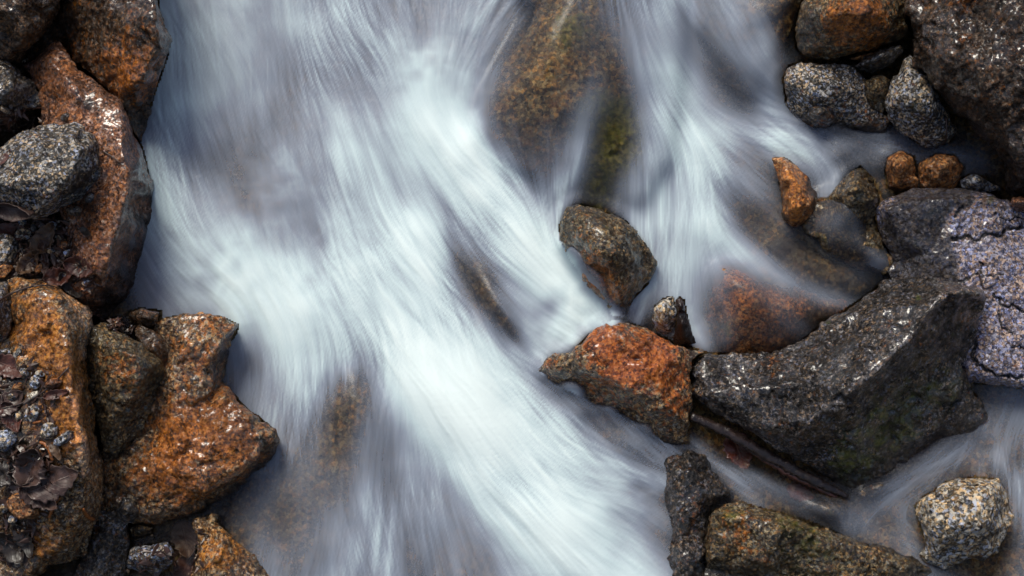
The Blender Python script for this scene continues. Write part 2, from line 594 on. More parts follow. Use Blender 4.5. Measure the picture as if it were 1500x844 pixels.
# ------------------------------------------------------------------ stream bed
bx = np.concatenate([np.arange(-2300, -180, 60), np.arange(-180, 1680, 6), np.arange(1680, 3800, 60)]).astype(float)
by = np.concatenate([np.arange(-1700, -160, 60), np.arange(-160, 1000, 6), np.arange(1000, 2400, 60)]).astype(float)
BX, BY = np.meshgrid(bx, by)
bh = bed_h(BX, BY).ravel()
P = PW(BX.ravel(), BY.ravel(), 0 * bh)
bh = bh + .020 * fbm(P * 6, 4, 3) + .012 * chips(P * 14, 5) + .004 * fbm(P * 60, 2, 8) - .012
bh = np.where(bed_h(BX, BY).ravel() < .01, np.minimum(bh, .012 + .2 * (bh - .012)), bh)
V = PW(BX.ravel(), BY.ravel(), bh)
nx, ny = len(bx), len(by)
idx = np.arange(nx * ny).reshape(ny, nx)
fc = np.stack([idx[1:, :-1], idx[1:, 1:], idx[:-1, 1:], idx[:-1, :-1]], -1).reshape(-1, 4)
z = np.zeros(len(V))
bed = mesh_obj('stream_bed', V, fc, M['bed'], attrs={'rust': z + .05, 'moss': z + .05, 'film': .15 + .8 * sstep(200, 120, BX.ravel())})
tag(bed, kind='structure')

# ------------------------------------------------------------------ rocks: left bank
rock('boulder', 'dark wet grey boulder cut off by the upper left corner of the picture', 'boulder', 'brown',
     [(-150, -150, 30), (100, -150, 30), (88, 0, 24), (77, 20, 24), (63, 52, 22), (28, 94, 18), (0, 86, 22), (-150, 100, 24)],
     inner=[(20, 20, 33), (40, 50, 30), (-60, 0, 35)], base=8, rough=1.2, film0=.1)
rock('boulder', 'big wet brown boulder with broad top face at the upper left water edge', 'boulder', 'brown',
     [(70, -150, 24), (225, -150, 30), (233, 0, 24), (234, 22, 24), (243, 45, 22), (250, 58, 20), (246, 80, 17), (237, 108, 14), (226, 138, 11), (215, 185, 7), (209, 214, 5),
      (198, 199, 9), (185, 172, 12), (170, 140, 14), (150, 126, 14), (131, 108, 14), (114, 98, 14), (100, 78, 12), (84, 64, 10), (31, 98, 8), (66, 38, 10), (78, 0, 12)],
     inner=[(120, 40, 19), (160, 60, 24), (110, 10, 21), (160, 10, 28), (200, 40, 30)],
     ridges=[[(228, 0, 32), (233, 48, 31), (232, 75, 29), (219, 95, 27), (212, 120, 24), (196, 128, 22), (180, 136, 18)],
             [(219, 122, 16), (205, 165, 10)]],
     base=-3, rough=.95, rust=[(215, 95, 40, .45), (150, 90, 40, .35), (190, 115, 30, .35)], film=[(90, 40, 40, .5), (241, 70, 9, .8), (233, 100, 10, .8), (222, 132, 10, .8), (208, 175, 13, .8), (160, 20, 50, .3)], rust0=.12)  # dark blobs paint shade on the left and right side faces
rock('boulder', 'long pinkish orange boulder with a wet side wall in painted shade along the left shore', 'boulder', 'pink',
     [(85, 62, 18), (101, 80, 20), (114, 99, 21), (132, 110, 21), (158, 135, 20), (176, 142, 20), (188, 172, 18), (199, 200, 15), (209, 216, 12), (216, 245, 9), (228, 278, 5), (226, 297, 5),
      (216, 343, 5), (212, 365, 5), (203, 402, 4), (197, 417, 4), (179, 445, 4), (155, 472, 5), (128, 458, 9), (108, 440, 14), (95, 420, 17), (96, 330, 20), (60, 220, 18), (60, 145, 18), (34, 98, 16)],
     inner=[(70, 85, 23), (100, 120, 26), (120, 150, 26), (150, 300, 26), (140, 350, 26), (120, 260, 24), (200, 300, 12), (185, 380, 11)],
     ridges=[[(150, 140, 26), (178, 158, 26), (184, 190, 27), (181, 220, 28), (189, 245, 28), (187, 285, 28), (179, 315, 27), (168, 349, 26), (159, 380, 25), (143, 411, 22), (126, 434, 18)]],
     base=-3, rough=.7, rust=[(90, 110, 55, .55), (135, 350, 60, .50), (150, 250, 40, .3)], film=[(200, 245, 14, .8), (211, 280, 18, .8), (204, 320, 20, .8), (194, 360, 20, .8), (180, 400, 22, .8), (162, 440, 24, .8), (192, 200, 10, .7), (130, 160, 18, .5), (125, 145, 15, .4)])  # dark band below the ridge is shade painted on the side wall
rock('rock', 'dark speckled grey rock half covered below the corner boulder on the left edge', 'rock', 'dkgrey',
     [(-150, 92, 24), (0, 86, 22), (22, 92, 20), (33, 108, 19), (52, 122, 19), (68, 148, 18), (62, 158, 17), (40, 160, 17), (20, 182, 16), (-150, 220, 16)],
     inner=[(20, 120, 25), (0, 140, 25), (-60, 150, 27)], base=8, rough=1.0)
rock('boulder', 'pale speckled grey boulder with a flat bright top and a dark lower side, left edge', 'boulder', 'grey',
     [(-150, 240, 30), (0, 218, 32), (24, 197, 31), (57, 183, 30), (84, 180, 30), (108, 179, 29), (122, 187, 28), (140, 208, 27), (150, 238, 25), (154, 254, 24), (149, 272, 22), (124, 294, 22),
      (95, 304, 23), (76, 316, 23), (48, 323, 24), (18, 316, 26), (0, 313, 27), (-150, 320, 28)],
     inner=[(40, 220, 37), (60, 260, 37), (10, 270, 37), (80, 215, 36), (130, 225, 31), (120, 270, 28)],
     ridges=[[(108, 195, 34), (122, 220, 35), (106, 251, 36), (90, 272, 36), (74, 291, 35), (50, 311, 31)]],
     base=16, rough=.8, film=[(130, 250, 28, .55), (110, 285, 30, .5), (60, 316, 25, .5)], moss=[(20, 235, 25, .25)], soft=4)  # lower right side painted darker, as the face turned from the light
rock('rock', 'small dark grey stone wedged under the speckled boulder on the pink rock', 'rock', 'dkgrey',
     [(96, 304, 27), (112, 299, 28), (120, 303, 28), (118, 315, 27), (104, 316, 27), (97, 311, 26)], inner=[(108, 307, 29.5)], base=22, rough=.5)
rock('boulder', 'rust orange boulder with a pale grey rim and leaf litter on top, lower left edge', 'boulder', 'brightrust',
     [(-150, 470, 30), (10, 495, 27), (18, 480, 27), (8, 425, 26), (6, 408, 26), (28, 405, 27), (57, 409, 27), (85, 420, 26), (98, 434, 25), (128, 453, 22), (136, 475, 21), (133, 496, 20), (124, 512, 20),
      (124, 534, 20), (131, 562, 20), (136, 598, 19), (140, 632, 18), (149, 675, 16), (149, 716, 15), (140, 773, 13), (121, 808, 12), (115, 818, 12), (72, 830, 13), (30, 860, 14), (0, 990, 14), (-150, 990, 16)],
     inner=[(40, 440, 33), (70, 470, 35), (40, 500, 33), (30, 560, 30), (30, 620, 29), (30, 680, 28), (50, 720, 27), (20, 760, 22), (100, 700, 28), (90, 760, 25), (-40, 600, 30), (0, 800, 16)],
     ridges=[[(60, 420, 32), (92, 440, 33), (100, 490, 34), (104, 540, 34), (112, 590, 34), (118, 640, 32), (126, 690, 29), (122, 740, 26), (105, 790, 21), (60, 815, 18)]],
     base=-3, rough=1.0, rust=[(60, 470, 50, .8), (90, 540, 40, .75), (95, 610, 40, .8), (90, 650, 30, .5), (60, 790, 35, .5)],
     worn_glint=[([(98, 434), (122, 455), (130, 478), (118, 520)], 10), ([(112, 590), (118, 640), (126, 690)], 9), ([(120, 560), (112, 590)], 6)], rust0=.15, film=[(20, 560, 38, .8), (20, 620, 38, .8), (30, 690, 35, .8), (20, 750, 30, .7), (45, 405, 25, .4), (25, 800, 40, .6), (145, 620, 12, .4)])
rock('rock', 'grey speckled stone at the far left edge beside the rust orange boulder', 'rock', 'dkgrey',
     [(-120, 420, 30), (0, 410, 29), (14, 412, 28), (18, 440, 28), (17, 480, 28), (8, 502, 27), (-120, 510, 29)], inner=[(0, 440, 34), (-5, 480, 34)], base=20, rough=.7)
rock('block', 'dark brown angular block wedged between the rust boulder and the orange slab', 'rock', 'olive',
     [(132, 500, 20), (139, 472, 20), (159, 477, 20), (199, 500, 19), (220, 513, 18), (238, 527, 16), (241, 548, 15), (226, 593, 14), (211, 625, 13), (202, 636, 13), (187, 659, 13), (168, 668, 13),
      (149, 665, 14), (140, 620, 15), (124, 560, 17), (124, 532, 17)],
     inner=[(160, 560, 22), (165, 610, 20), (150, 530, 22), (215, 560, 19)],
     ridges=[[(134, 498, 23), (171, 510, 25), (199, 517, 25.5), (228, 534, 22)], [(199, 517, 25.5), (208, 545, 24), (198, 580, 21), (186, 608, 18)]],
     base=-3, rough=.9, rust=[(180, 545, 28, .5)], film=[(215, 590, 30, .5), (140, 600, 30, .35), (180, 640, 30, .35)], film0=.08)
rock('rock', 'rounded dark brown stone leaning on the back of the angular block', 'rock', 'brown',
     [(190, 480, 15), (205, 472, 16), (228, 485, 16), (243, 497, 14), (252, 514, 12), (251, 536, 10), (246, 560, 9), (236, 585, 9), (225, 560, 13), (210, 510, 16)],
     inner=[(225, 510, 18), (238, 530, 15)], base=-3, rough=.8, film0=.1)
rock('rock', 'small square brown rock at the water edge above the orange slab', 'rock', 'brown',
     [(186, 458, 14), (206, 451, 16), (236, 455, 15), (236, 474, 11), (228, 486, 10), (210, 480, 13), (192, 472, 14)],
     inner=[(212, 461, 18)], ridges=[[(200, 455, 18), (225, 462, 18), (228, 478, 14)]], base=-3, rough=.7, film0=.1, rust=[(210, 460, 20, .2)])
rock('stone', 'little pale brown stone in the gap under the small square brown rock', 'stone', 'grey',
     [(163, 472, 17), (172, 467, 18), (181, 474, 18), (178, 484, 17), (166, 482, 17)], inner=[(172, 474, 20)], base=5, rough=.5)
rock('slab', 'large orange brown slab with a notched upper corner jutting over the white water', 'slab', 'rust',
     [(225, 470, 14), (238, 467, 15), (263, 462, 16), (296, 461, 16), (327, 465, 15), (350, 477, 13), (346, 488, 10), (338, 503, 8), (334, 525, 6), (329, 541, 5), (321, 557, 8), (327, 562, 11), (341, 576, 12),
      (364, 602, 12), (377, 609, 12), (402, 630, 11), (409, 649, 9), (402, 669, 7), (390, 686, 6), (370, 701, 5), (332, 730, 4), (303, 747, 4), (275, 758, 4), (246, 769, 5), (211, 770, 6), (180, 766, 7),
      (140, 752, 8), (130, 690, 8), (150, 650, 8), (190, 600, 9), (215, 540, 10)],
     inner=[(270, 500, 18), (250, 560, 17), (290, 540, 17), (300, 600, 17), (260, 660, 16), (200, 700, 14), (330, 640, 17), (280, 690, 16)],
     ridges=[[(345, 478, 15), (322, 500, 17.5), (300, 521, 18), (309, 533, 17), (316, 553, 14)], [(330, 575, 16), (365, 608, 16.5), (384, 638, 16), (376, 662, 15), (347, 688, 15), (298, 716, 14), (269, 743, 12), (215, 755, 11), (170, 740, 11)]],
     base=-3, rough=.95, rust=[(280, 500, 50, .35), (340, 640, 50, .7), (270, 640, 60, .6), (250, 700, 50, .55), (330, 600, 30, .4)],
     rust0=.18, film0=.10, moss=[(290, 470, 40, .25), (260, 560, 45, .3)], worn_glint=[([(384, 648), (372, 668), (347, 692), (310, 714)], 5), ([(345, 478), (322, 500), (304, 521)], 2.5)], film=[(330, 520, 18, .7), (250, 600, 35, .3), (180, 720, 40, .45), (290, 560, 25, .3), (402, 660, 16, .7), (345, 720, 22, .6), (380, 690, 16, .6), (385, 620, 20, .3)], soft=3)  # pale line on the lower right rim is a painted glint
rock('rock', 'dull grey brown rock in shadow under the lower left end of the orange slab', 'rock', 'dkgrey',
     [(128, 772, 7), (145, 749, 9), (172, 750, 9), (187, 768, 8), (190, 790, 7), (187, 830, 6), (185, 900, 6), (90, 900, 8), (107, 838, 9), (118, 812, 9)],
     inner=[(155, 790, 12), (145, 830, 12)], base=-4, rough=.8, film0=.12)
rock('stone', 'small dark rounded stone lodged under the left end of the orange slab', 'stone', 'dkgrey',
     [(167, 745, 12), (178, 731, 13.5), (196, 734, 14), (203, 752, 12), (194, 768, 10), (180, 770, 9), (170, 760, 10)], inner=[(185, 748, 16.5)], base=0, rough=.5, film0=.3)
rock('stone', 'flat brown stone tucked below the lower edge of the orange slab', 'stone', 'olive',
     [(188, 772, 7), (205, 768, 8), (226, 772, 7), (222, 784, 5), (200, 790, 5), (190, 786, 6)], inner=[(206, 777, 9)], base=-3, rough=.5, film0=.3)
rock('stone', 'angular blue grey stone with a flat top beside the dark leaves at bottom left', 'stone', 'bluegrey',
     [(184, 826, 7), (190, 808, 9), (211, 799, 11), (232, 796, 12), (247, 794, 12), (254, 804, 11), (260, 822, 8), (247, 834, 7), (231, 842, 6), (205, 838, 6), (188, 834, 6)],
     inner=[(215, 812, 13.5), (240, 806, 14)], ridges=[[(190, 818, 10), (215, 822, 13), (248, 812, 13.5), (257, 822, 9)]], base=-3, rough=.6, soft=2)
rock('rock', 'orange grey rock sloping into the water at the bottom left of the stream', 'rock', 'brightrust',
     [(285, 765, 7), (312, 756, 8), (328, 770, 8), (347, 791, 7), (373, 814, 5), (396, 845, 4), (430, 990, 4), (270, 990, 8), (280, 845, 8), (290, 790, 8)],
     inner=[(320, 800, 13), (340, 840, 12), (310, 840, 13), (320, 900, 12)], ridges=[[(305, 768, 11), (325, 785, 12), (350, 815, 10), (375, 850, 8)]], base=-4, rough=1.0,
     rust=[(330, 820, 40, .55)], moss=[(380, 815, 14, .6), (310, 765, 15, .4)], film=[(330, 770, 20, .3)])

# ------------------------------------------------------------------ rocks: in and under the stream
rock('bedrock', 'broad brown mossy bedrock under thin water between the two falls at top centre', 'bedrock', 'bed',
     [(700, -150, 6), (1000, -150, 8), (1010, 0, 6), (1000, 120, 6), (985, 240, 6), (945, 300, 5), (860, 330, 2), (830, 330, 2), (800, 300, 4), (770, 260, 5), (730, 240, 4), (690, 200, 4), (710, 140, 7), (760, 60, 9), (780, 20, 9), (740, -40, 8)],
     inner=[(820, 60, 14), (830, 140, 13), (800, 220, 9), (870, 200, 9), (900, 240, 8), (910, 60, 11), (930, 150, 8), (900, 190, 8.5), (840, 0, 14)],
     ridges=[[(800, 40, 13), (770, 120, 12), (760, 180, 10), (785, 250, 8)]], base=-4, rough=1.2, rust=[(790, 240, 50, .6), (815, 150, 40, .2)],
     moss=[(905, 205, 55, 2.0), (890, 255, 50, 1.6), (930, 230, 40, 1.0), (840, 40, 45, .7), (800, 120, 40, .35), (945, 230, 25, .6), (870, 150, 30, .4)], film=[(890, 95, 12, .5)], veil='under', step=3)
rock('bedrock', 'tan mossy rock under thin water at the top right behind the brown boulder', 'bedrock', 'bed',
     [(1010, -150, 6), (1240, -150, 12), (1190, -20, 11), (1168, 22, 9), (1155, 55, 8), (1150, 95, 6), (1150, 140, 5), (1135, 170, 3), (1090, 160, 3), (1050, 100, 5), (1020, 40, 6)],
     inner=[(1090, 40, 11), (1110, 100, 9), (1060, -20, 10), (1130, 10, 13)], base=-4, rough=1.1, moss=[(1055, 5, 30, .7), (1050, 60, 25, .5)], rust=[(1140, 90, 22, .7), (1080, 120, 30, .3)], veil='under', step=3)
rock('boulder', 'smooth brown submerged boulder under the veils of water at bottom centre', 'boulder', 'bed',
     [(515, 535, 5), (545, 560, 5), (590, 620, 4), (620, 690, 3), (640, 760, 2), (620, 850, 2), (620, 990, 2), (330, 990, 2), (335, 850, 2), (325, 760, 2), (370, 690, 2), (430, 640, 3), (470, 590, 4), (490, 555, 4)],
     inner=[(515, 590, 6.5), (510, 680, 5.5), (430, 720, 4), (500, 800, 5), (420, 820, 4)], base=-4, soft=14, rough=.8, moss=[(500, 600, 35, .45), (480, 700, 45, .35)], rust=[(400, 800, 50, .3)], veil='under', step=3)
rock('rock', 'brown submerged rock showing through the dark gap in the white water left of centre rock', 'rock', 'bed',
     [(672, 365, 4), (710, 395, 5), (750, 440, 5), (775, 490, 4), (780, 530, 3), (740, 510, 3), (705, 470, 3), (685, 420, 3)], inner=[(730, 455, 7)], base=-4, soft=8, rough=.8, veil='under', film0=.15)
rock('boulder', 'brown domed boulder splashed on its left side in the middle of the stream', 'boulder', 'olive',
     [(819, 330, 14), (831, 308, 15), (850, 299, 16), (883, 307, 17), (916, 323, 16), (935, 346, 14), (952, 370, 11), (962, 384, 9), (950, 417, 8), (927, 441, 8), (916, 465, 7), (897, 462, 8), (885, 441, 9), (860, 415, 9), (836, 382, 10), (820, 352, 12)],
     inner=[(860, 325, 21), (890, 340, 23), (900, 375, 22), (870, 370, 22), (890, 410, 18), (915, 420, 14), (930, 380, 17)],
     ridges=[[(835, 330, 18), (860, 345, 22), (885, 362, 23.5), (905, 372, 22)], [(885, 362, 23.5), (895, 395, 20), (908, 430, 14)]],
     base=-4, rough=.95, rust=[(880, 395, 28, .75), (895, 430, 25, .6), (850, 380, 22, .45), (840, 345, 18, .35)], film=[(895, 330, 28, .45), (935, 385, 25, .7), (865, 360, 14, .4)], moss=[(890, 325, 30, .35)], veil=True)
rock('rock', 'bright red orange rock with a grey lower ledge just left of the dark saddle boulder', 'rock', 'redrust',
     [(786, 543, 7.5), (811, 519, 10.5), (836, 522, 13.5), (847, 505, 15.5), (864, 489, 15.5), (896, 469, 14.5), (921, 471, 14.5), (973, 495, 14.5), (1012, 508, 13.5), (1034, 516, 12.5), (1017, 528, 12.5), (1011, 564, 11.5), (1013, 612, 9.5), (1010, 650, 6.5), (985, 655, 5.5),
      (958, 642, 5.5), (915, 612, 5.5), (880, 600, 5.5), (831, 576, 5.5)],
     inner=[(920, 505, 20.5), (960, 540, 19.5), (890, 520, 19.5), (975, 590, 16.5), (820, 540, 12.5), (870, 570, 9.5), (930, 605, 9), (970, 630, 8.5)],
     ridges=[[(840, 526, 15.5), (869, 545, 17.5), (916, 566, 17), (950, 590, 15.5), (1005, 618, 12.5)], [(835, 545, 12.5), (880, 572, 10.5), (925, 595, 10.5), (960, 622, 9.5)], [(905, 478, 18.5), (860, 505, 18.5)]],
     base=-4, rough=.9, rust0=.1, rust=[(890, 505, 40, .9), (920, 545, 35, .7), (975, 550, 40, .65), (960, 500, 30, .6), (985, 600, 22, .5), (805, 530, 20, .4)], film=[(880, 572, 18, .5), (970, 640, 25, .4), (850, 545, 15, .5)], veil=True)
rock('rock', 'brown submerged rock under the veil of water below the red orange rock', 'rock', 'bed',
     [(786, 552, 3), (831, 570, 4), (880, 595, 4), (930, 625, 4), (985, 655, 3), (1000, 680, 2), (960, 700, 2), (900, 680, 2), (845, 640, 2), (800, 595, 2)], inner=[(850, 605, 6), (920, 650, 5.5)], base=-4, soft=7, rough=.9, veil='under', rust=[(860, 600, 50, .5)])
rock('stone', 'small pale tan stone standing in the water beside the black upright snag', 'stone', 'cream',
     [(953, 470, 6), (960, 448, 9), (972, 437, 10), (985, 434, 10), (990, 450, 9), (994, 470, 7), (988, 488, 5), (970, 490, 4), (957, 484, 4)], inner=[(974, 455, 13), (972, 475, 10)], base=-4, rough=.6,
     rust=[(965, 470, 14, .4)], film=[(985, 460, 14, .4)], veil=False, step=2)
rock('boulder', 'orange and brown submerged boulder behind the left end of the dark saddle boulder', 'boulder', 'orange',
     [(1040, 400, 4), (1050, 388, 5), (1070, 385, 6), (1104, 398, 6), (1132, 418, 5), (1180, 426, 4), (1238, 440, 4), (1240, 455, 4), (1200, 490, 4), (1160, 530, 4), (1060, 530, 4), (1042, 500, 4), (1038, 450, 5)],
     inner=[(1070, 410, 10), (1110, 440, 11), (1080, 470, 9), (1170, 460, 7)], ridges=[[(1060, 400, 9), (1095, 415, 11), (1130, 445, 10), (1200, 452, 6)]], base=-4, rough=.9, soft=7,
     rust=[(1090, 430, 40, .7), (1130, 470, 40, .4)], moss=[(1060, 480, 28, .6), (1170, 460, 28, .4)], film=[(1110, 445, 20, .6), (1190, 470, 30, .4)], veil='under')
rock('rock', 'bright orange pointed rock standing in the water right of the upper fall', 'rock', 'orange',
     [(1131, 232, 9), (1145, 230, 10), (1160, 236, 9), (1185, 262, 7), (1206, 292, 5), (1200, 315, 4), (1180, 328, 4), (1161, 335, 4), (1146, 322, 5), (1142, 284, 7), (1139, 260, 8)],
     inner=[(1150, 262, 14), (1160, 305, 13)], ridges=[[(1148, 236, 12), (1164, 266, 14.5), (1184, 302, 12), (1176, 322, 8)]], base=-4, rough=.45, soft=3, rust=[(1155, 275, 30, .8), (1165, 310, 18, .6)], film=[(1150, 318, 10, .5), (1195, 275, 16, 1.2), (1203, 305, 12, 1.2)], veil=False, step=2)  # strong dark blobs at right paint the shadowed side face
rock('boulder', 'grey brown boulder half under water with a pointed dry tip right of the orange rock', 'boulder', 'olive',
     [(1170, 262, 7), (1200, 290, 8), (1214, 288, 10), (1228, 272, 11), (1245, 254, 13), (1260, 244, 14), (1280, 263, 13), (1291, 285, 11), (1286, 305, 10), (1283, 325, 9), (1297, 360, 8), (1314, 384, 7), (1300, 402, 6), (1260, 395, 5),
      (1213, 373, 5), (1181, 342, 5), (1175, 310, 6)],
     inner=[(1258, 275, 20), (1245, 310, 14), (1235, 345, 10), (1275, 360, 10)], ridges=[[(1232, 285, 16), (1258, 262, 19), (1276, 285, 16)]], base=-4, rough=.9, moss=[(1220, 340, 40, .4)], film=[(1200, 290, 25, .5)], veil=True)
rock('rock', 'dark brown submerged rock in the shadowed channel above the saddle boulder', 'rock', 'bed',
     [(1120, 355, 1), (1160, 345, 3), (1210, 375, 3), (1260, 398, 3), (1298, 405, 3), (1280, 420, 3), (1235, 445, 2), (1180, 425, 2), (1135, 395, 1)], inner=[(1190, 395, 4.5), (1240, 415, 4.5)], base=-4, soft=7, rough=.7, veil='under',
     rust=[(1160, 370, 30, .5)], film0=.25, moss=[(1230, 420, 25, .4)])
rock('rock', 'flat dark rock just under the grey blue water above the orange pointed rock', 'rock', 'dkgrey',
     [(1165, 190, 2), (1220, 200, 4), (1280, 205, 4), (1300, 225, 3), (1296, 250, 2), (1258, 240, 2), (1215, 262, 2), (1175, 250, 2)], inner=[(1235, 222, 5.5)], base=-4, soft=7, rough=.7, veil='under')
rock('stone', 'mottled grey green stone under shallow water below the saddle boulder', 'stone', 'olive',
     [(1165, 745, 2), (1185, 735, 4), (1215, 732, 5), (1240, 738, 4), (1262, 752, 3), (1268, 770, 2), (1240, 775, 1), (1200, 765, 1), (1175, 758, 1)], inner=[(1212, 748, 6.5)], base=-4, rough=.6, veil='under', moss=[(1215, 755, 25, .4)])
rock('stone', 'pale grey stone under shallow water at the lower point of the saddle boulder', 'stone', 'grey',
     [(1255, 722, 3), (1280, 706, 4), (1305, 700, 4), (1330, 690, 3), (1330, 700, 2), (1305, 720, 2), (1270, 735, 2)], inner=[(1293, 711, 6)], base=-4, rough=.6, veil='under')

# ------------------------------------------------------------------ rocks: right bank
rock('boulder', 'rounded brown rust streaked boulder at the top right beside the grey speckled rocks', 'boulder', 'olive',
     [(1175, -150, 22), (1178, 0, 20), (1170, 18, 18), (1163, 52, 15), (1166, 71, 14), (1184, 85, 13), (1209, 91, 13), (1237, 84, 14), (1280, 73, 15), (1318, 60, 16), (1333, 48, 17), (1330, 20, 19), (1330, -150, 24)],
     inner=[(1220, 20, 29), (1280, 20, 29), (1210, 60, 22), (1270, 50, 24), (1250, -60, 32)], ridges=[[(1185, 20, 24), (1200, 65, 19), (1235, 68, 20), (1300, 48, 22)]], base=-3, rough=.8, soft=8,
     rust=[(1270, 30, 50, .6), (1210, 60, 35, .4), (1240, 0, 40, .4)], film=[(1175, 30, 14, .5), (1230, 82, 20, .4), (1315, 40, 20, .3)])
rock('stone', 'thin orange brown stone edge showing under the rounded brown boulder', 'stone', 'orange',
     [(1240, 86, 13), (1262, 80, 14), (1288, 74, 14), (1285, 84, 12), (1262, 91, 12), (1246, 92, 12)], inner=[(1266, 84, 15)], base=3, rough=.4, rust0=.4)
rock('stone', 'small flat dark grey stone wedged under the rounded brown boulder', 'stone', 'dkgrey',
     [(1250, 97, 14), (1269, 83, 16), (1298, 69, 17), (1319, 64, 16), (1325, 74, 15), (1309, 94, 14), (1281, 108, 12), (1259, 107, 12)],
     inner=[(1290, 84, 19)], ridges=[[(1262, 95, 17), (1292, 80, 19.5), (1315, 73, 18)]], base=-2, rough=.6, soft=3)
rock('boulder', 'broad white and black speckled grey rock below the rounded brown boulder', 'boulder', 'grey',
     [(1145, 116, 9), (1153, 97, 12), (1174, 89, 14), (1212, 94, 14), (1252, 96, 14), (1267, 112, 13), (1264, 138, 12), (1272, 154, 10), (1300, 174, 8), (1300, 200, 5), (1268, 204, 4), (1227, 200, 4), (1190, 190, 4), (1163, 176, 5), (1150, 154, 6)],
     inner=[(1200, 115, 17), (1240, 130, 16), (1180, 140, 14), (1235, 165, 11), (1270, 178, 9)], ridges=[[(1157, 118, 14), (1175, 150, 12), (1205, 145, 14), (1240, 150, 14), (1262, 168, 10)]], base=-3, rough=.9, soft=4,
     film=[(1152, 140, 10, .5), (1270, 190, 30, .7), (1220, 185, 25, .4)], veil=True)
rock('stone', 'rounded blotchy grey stone at the water edge in front of the broad speckled rock', 'stone', 'dkgrey',
     [(1160, 168, 6), (1175, 152, 9), (1200, 146, 11), (1225, 152, 10), (1242, 168, 8), (1238, 184, 5), (1215, 194, 4), (1185, 190, 4), (1166, 182, 4)], inner=[(1200, 165, 14)], base=-3, rough=.6, soft=6, rust=[(1215, 175, 20, .3)], veil=True)
rock('stone', 'small greenish grey stone between the broad speckled rock and the leaning rock', 'stone', 'olive',
     [(1262, 115, 13), (1291, 109, 14), (1306, 117, 14), (1298, 142, 12), (1295, 167, 10), (1276, 157, 10), (1263, 137, 11)], inner=[(1282, 128, 17)], base=-2, rough=.6, moss0=.25)
rock('rock', 'leaning grey green wedge shaped rock beside the huge dark boulder', 'rock', 'grey',
     [(1333, 76, 18), (1320, 92, 18), (1302, 120, 16), (1296, 153, 13), (1299, 175, 11), (1326, 197, 9), (1348, 221, 7), (1370, 219, 8), (1392, 210, 9), (1403, 190, 11), (1384, 156, 15), (1363, 122, 18), (1348, 100, 19)],
     inner=[(1325, 140, 21), (1350, 170, 18), (1335, 110, 22)], ridges=[[(1330, 95, 21), (1318, 140, 20), (1330, 180, 14), (1352, 208, 11)], [(1340, 110, 22), (1366, 160, 19), (1385, 195, 13)]], base=-3, rough=.8,
     moss=[(1340, 150, 40, .35)], film=[(1385, 195, 16, .5)], film0=.05, rust=[(1315, 150, 20, .3)])
rock('boulder', 'huge dark brown pitted boulder filling the upper right corner', 'boulder', 'darkbrown',
     [(1324, -150, 24), (1324, 0, 24), (1337, 36, 23), (1337, 71, 22), (1341, 92, 21), (1370, 128, 20), (1402, 167, 18), (1434, 199, 16), (1459, 220, 14), (1472, 245, 12), (1475, 281, 10), (1500, 290, 12), (1660, 330, 16), (1660, -150, 40)],
     inner=[(1400, 20, 34), (1420, 80, 36), (1460, 150, 34), (1480, 220, 28), (1380, 80, 31), (1550, 100, 40), (1580, 250, 30), (1440, -60, 38)],
     ridges=[[(1345, 30, 29), (1352, 75, 28), (1385, 125, 26), (1425, 175, 23), (1475, 230, 20), (1490, 275, 16)]], base=-3, rough=1.35, soft=5,
     rust=[(1415, 55, 14, .45), (1420, 95, 14, .4), (1410, 5, 20, .4)], film=[(1400, 130, 60, .3)], film0=.05)
rock('cobble', 'left one of two orange brown cobbles lying in the dark pool by the huge boulder', 'cobble', 'orange',
     [(1300, 230, 9.5), (1319, 220, 11.5), (1340, 228, 11.5), (1346, 249, 9.5), (1344, 276, 6.5), (1319, 285, 5.5), (1298, 276, 6.5), (1295, 250, 7.5)], inner=[(1318, 243, 15.5), (1320, 262, 12.5)], base=-3, rough=.5, soft=7, rust0=.25, film=[(1310, 275, 22, .6)], veil=True)
rock('cobble', 'right and wider of two orange brown cobbles in the dark pool by the huge boulder', 'cobble', 'orange',
     [(1346, 240, 9.5), (1369, 225, 11.5), (1397, 224, 11.5), (1416, 245, 9.5), (1408, 266, 7.5), (1400, 278, 6.5), (1347, 278, 6.5)], inner=[(1380, 244, 15), (1372, 262, 12.5)], base=-3, rough=.5, soft=7, rust0=.2, film=[(1350, 270, 18, .4)], veil=True)
rock('cobble', 'small blue grey cobble right of the two orange cobbles in the pool', 'cobble', 'bluegrey',
     [(1403, 264, 9), (1422, 255, 11), (1450, 262, 10), (1467, 278, 7), (1440, 284, 6), (1412, 278, 7)], inner=[(1432, 267, 13)], base=-3, rough=.45, soft=5)
rock('cobble', 'round brown cobble in the corner between the huge boulder and the mauve ledge', 'cobble', 'pink',
     [(1476, 300, 17), (1482, 287, 18), (1498, 284, 19), (1512, 295, 18), (1508, 312, 16), (1486, 312, 15)], inner=[(1494, 297, 22)], base=4, rough=.4, soft=6)
